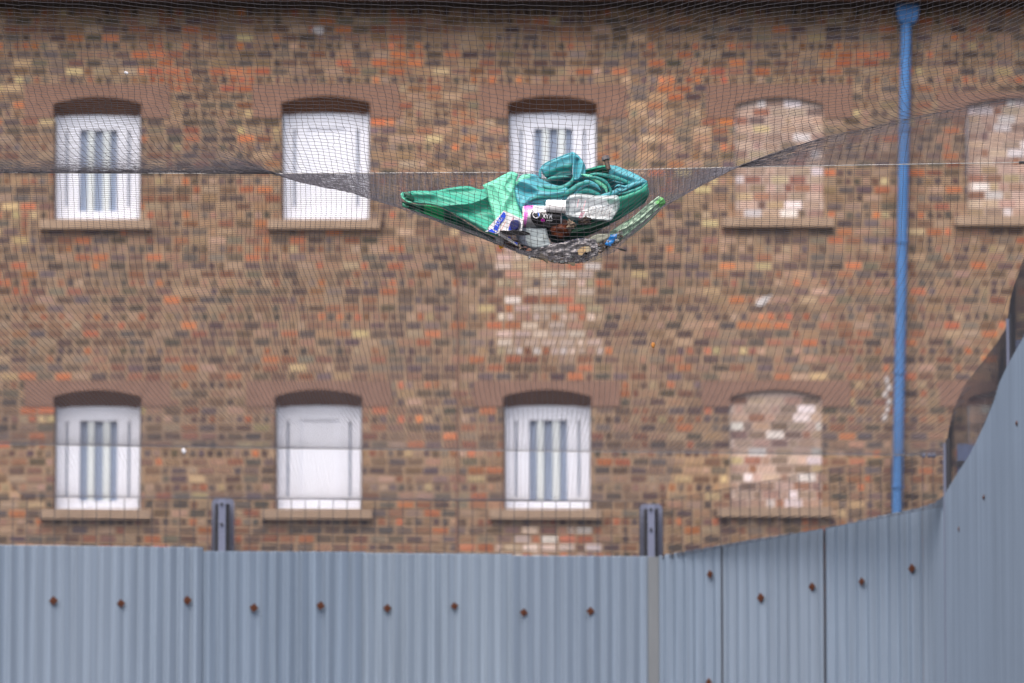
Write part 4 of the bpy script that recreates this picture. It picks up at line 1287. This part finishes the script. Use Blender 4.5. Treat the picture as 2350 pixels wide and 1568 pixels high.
# leaves poking through
leafs = [([(1185, 905), (1230, 915), (1210, 935)], 'dark leaf'), ([(1200, 880), (1260, 875), (1300, 905), (1302, 952), (1270, 930), (1230, 905)], 'big'), ([(1455, 945), (1515, 935), (1520, 965), (1500, 972)], 'small')]
for (pts, k), lb in zip(leafs[1:], ('large pointed brown leaf hanging through the net left of the lowest point', 'small pointed brown leaf hanging at the lowest point of the net')):
    mb = MB(); flake(mb, pts, -30, (.12, .10, .07), 4)
    thing(mb, 'dead_leaf', m_paper, (pts[0][0], pts[0][1], -30), lb, 'leaf', group='dead leaves under the net')
mb = MB()
mb.grid(np.array([[Lp(1155 + math.sin(th) * math.cos(ph) * 10, 903 + math.cos(th) * 10, -36 + math.sin(th) * math.sin(ph) * 10) for ph in np.linspace(0, 2 * math.pi, 12, endpoint=False)] for th in np.linspace(0, math.pi, 8)]), (.35, .36, .38), closed=True)
thing(mb, 'glass_bead', m_attr_gloss, (1155, 912, -36), 'tiny grey bead stuck under the net left of the leaves', 'bead', smooth=True)
# dark feathery twig
tw = MB()
roll(tw, [(1790, 818), (1830, 824), (1858, 834)], 2.2, (.01, .01, .01), d0=-10, taper=False)
roll(tw, [(1850, 830), (1880, 836), (1915, 846)], [4, 9, 8, 4], (.012, .012, .012), d0=-10)
for k in range(9):
    y = 838 + k * 1.6
    roll(tw, [(1880, 834 + k), (1928 - abs(k - 4) * 2 + random.uniform(-4, 4), y + 2)], 1.3, (.012, .01, .01), d0=-10 + random.uniform(-4, 4), m_=4, n=5, taper=False)
thing(tw, 'dark_feather', m_attr, (1800, 822, -10), 'black feathery twig sticking out to the right beneath the rubbish', 'feather')

# bolt on top
bolt = empty('hex_bolt', tuple(Lp(1775, 205, -60)), 'rusty hexagon headed steel bolt standing upside down on the teal folds', 'bolt')
m_steel = mat('rusty_steel', (.16, .14, .14), .5, metal=.4, var=.35, scale=90)
m_thread = mat('rusty_thread', (.13, .095, .075), .7, metal=.3, var=.35, scale=120)
hx, hy = Vector(Lp(1758, 112, -60)), Vector(Lp(1785, 205, -76))
ax = (hy - hx).normalized()
n1 = ax.cross(Vector((0, 1, 0))).normalized(); n2 = ax.cross(n1)
def bring(p, r, n, ph=0.): return [tuple(p + r * (math.cos(2 * math.pi * k / n + ph) * n1 + math.sin(2 * math.pi * k / n + ph) * n2)) for k in range(n)]
mb = MB()
q = [bring(hx - ax * .0065, .0105, 6, .3), bring(hx - ax * .005, .0132, 6, .3), bring(hx + ax * .0075, .0132, 6, .3), bring(hx + ax * .0085, .011, 6, .3)]
mb.grid(np.array(q), closed=True); mb.face(q[0]); mb.face(q[-1][::-1]); o = mb.build('bolt_head', m_steel, bolt); fix_normals(o)
mb = MB(); q = []
L_ = (hy - hx).length
for k in range(60):
    q.append(bring(hx + ax * (.008 + (L_ - .008) * k / 59), .0074 + (.0005 if k % 3 == 0 else 0) - (.0012 if k > 57 else 0), 16))
mb.grid(np.array(q), closed=True); mb.face(q[-1][::-1]); o = mb.build('bolt_shank', m_thread, bolt, smooth=True); fix_normals(o)

# small bits caught elsewhere in the net
def small(name, u, v, Y, r, m, label, cat, k=2, hang=False):
    mb = MB()
    for j in range(k):
        cx, cz = random.uniform(-.6, .6) * r * (k > 1), random.uniform(-.8, .8) * r * (k > 1)
        p = Vector(FP(u, v, Y)) + Vector((cx, 0, cz))
        G_ = []
        for th in np.linspace(0, math.pi, 8):
            row = []
            for ph in np.linspace(0, 2 * math.pi, 10, endpoint=False):
                d_ = Vector((math.sin(th) * math.cos(ph), math.sin(th) * math.sin(ph) * .6, math.cos(th) * (1.5 if hang else 1)))
                if hang and d_.z < 0: d_.x *= .55 + .45 * (1 + d_.z / 1.5)
                qv = p + d_ * r * (1 + .35 * noise.noise(d_ * 2 + Vector((j * 3, 0, 0))))
                row.append(tuple(qv))
            G_.append(row)
        mb.grid(np.array(G_), closed=True)
    o = mb.build(name, m, smooth=True, origin=FP(u, v, Y)); tag(o, label, cat)
m_tissue = mat('white_tissue', (.62, .62, .66), .9, var=.3, scale=200)
m_leaf = mat('orange_leaf', (.42, .17, .035), .7, var=.3, scale=90)
small('tissue_scrap', 421, 1036, Y_C2 - .03, .010, m_tissue, 'torn white tissue caught on the far cable between two lower windows', 'tissue', 3)
small('orange_leaf', 1499, 793, Y_C1 + 1.5, .0075, m_leaf, 'small orange leaf caught alone in the net right of the pale brick patch', 'leaf', 1, True)
small('white_fragment', 290, 166, 17.7, .0045, m_tissue, 'tiny white fragment caught high in the net above the first window', 'fragment', 2)

# fraying twine ends near the rubbish hole in the net
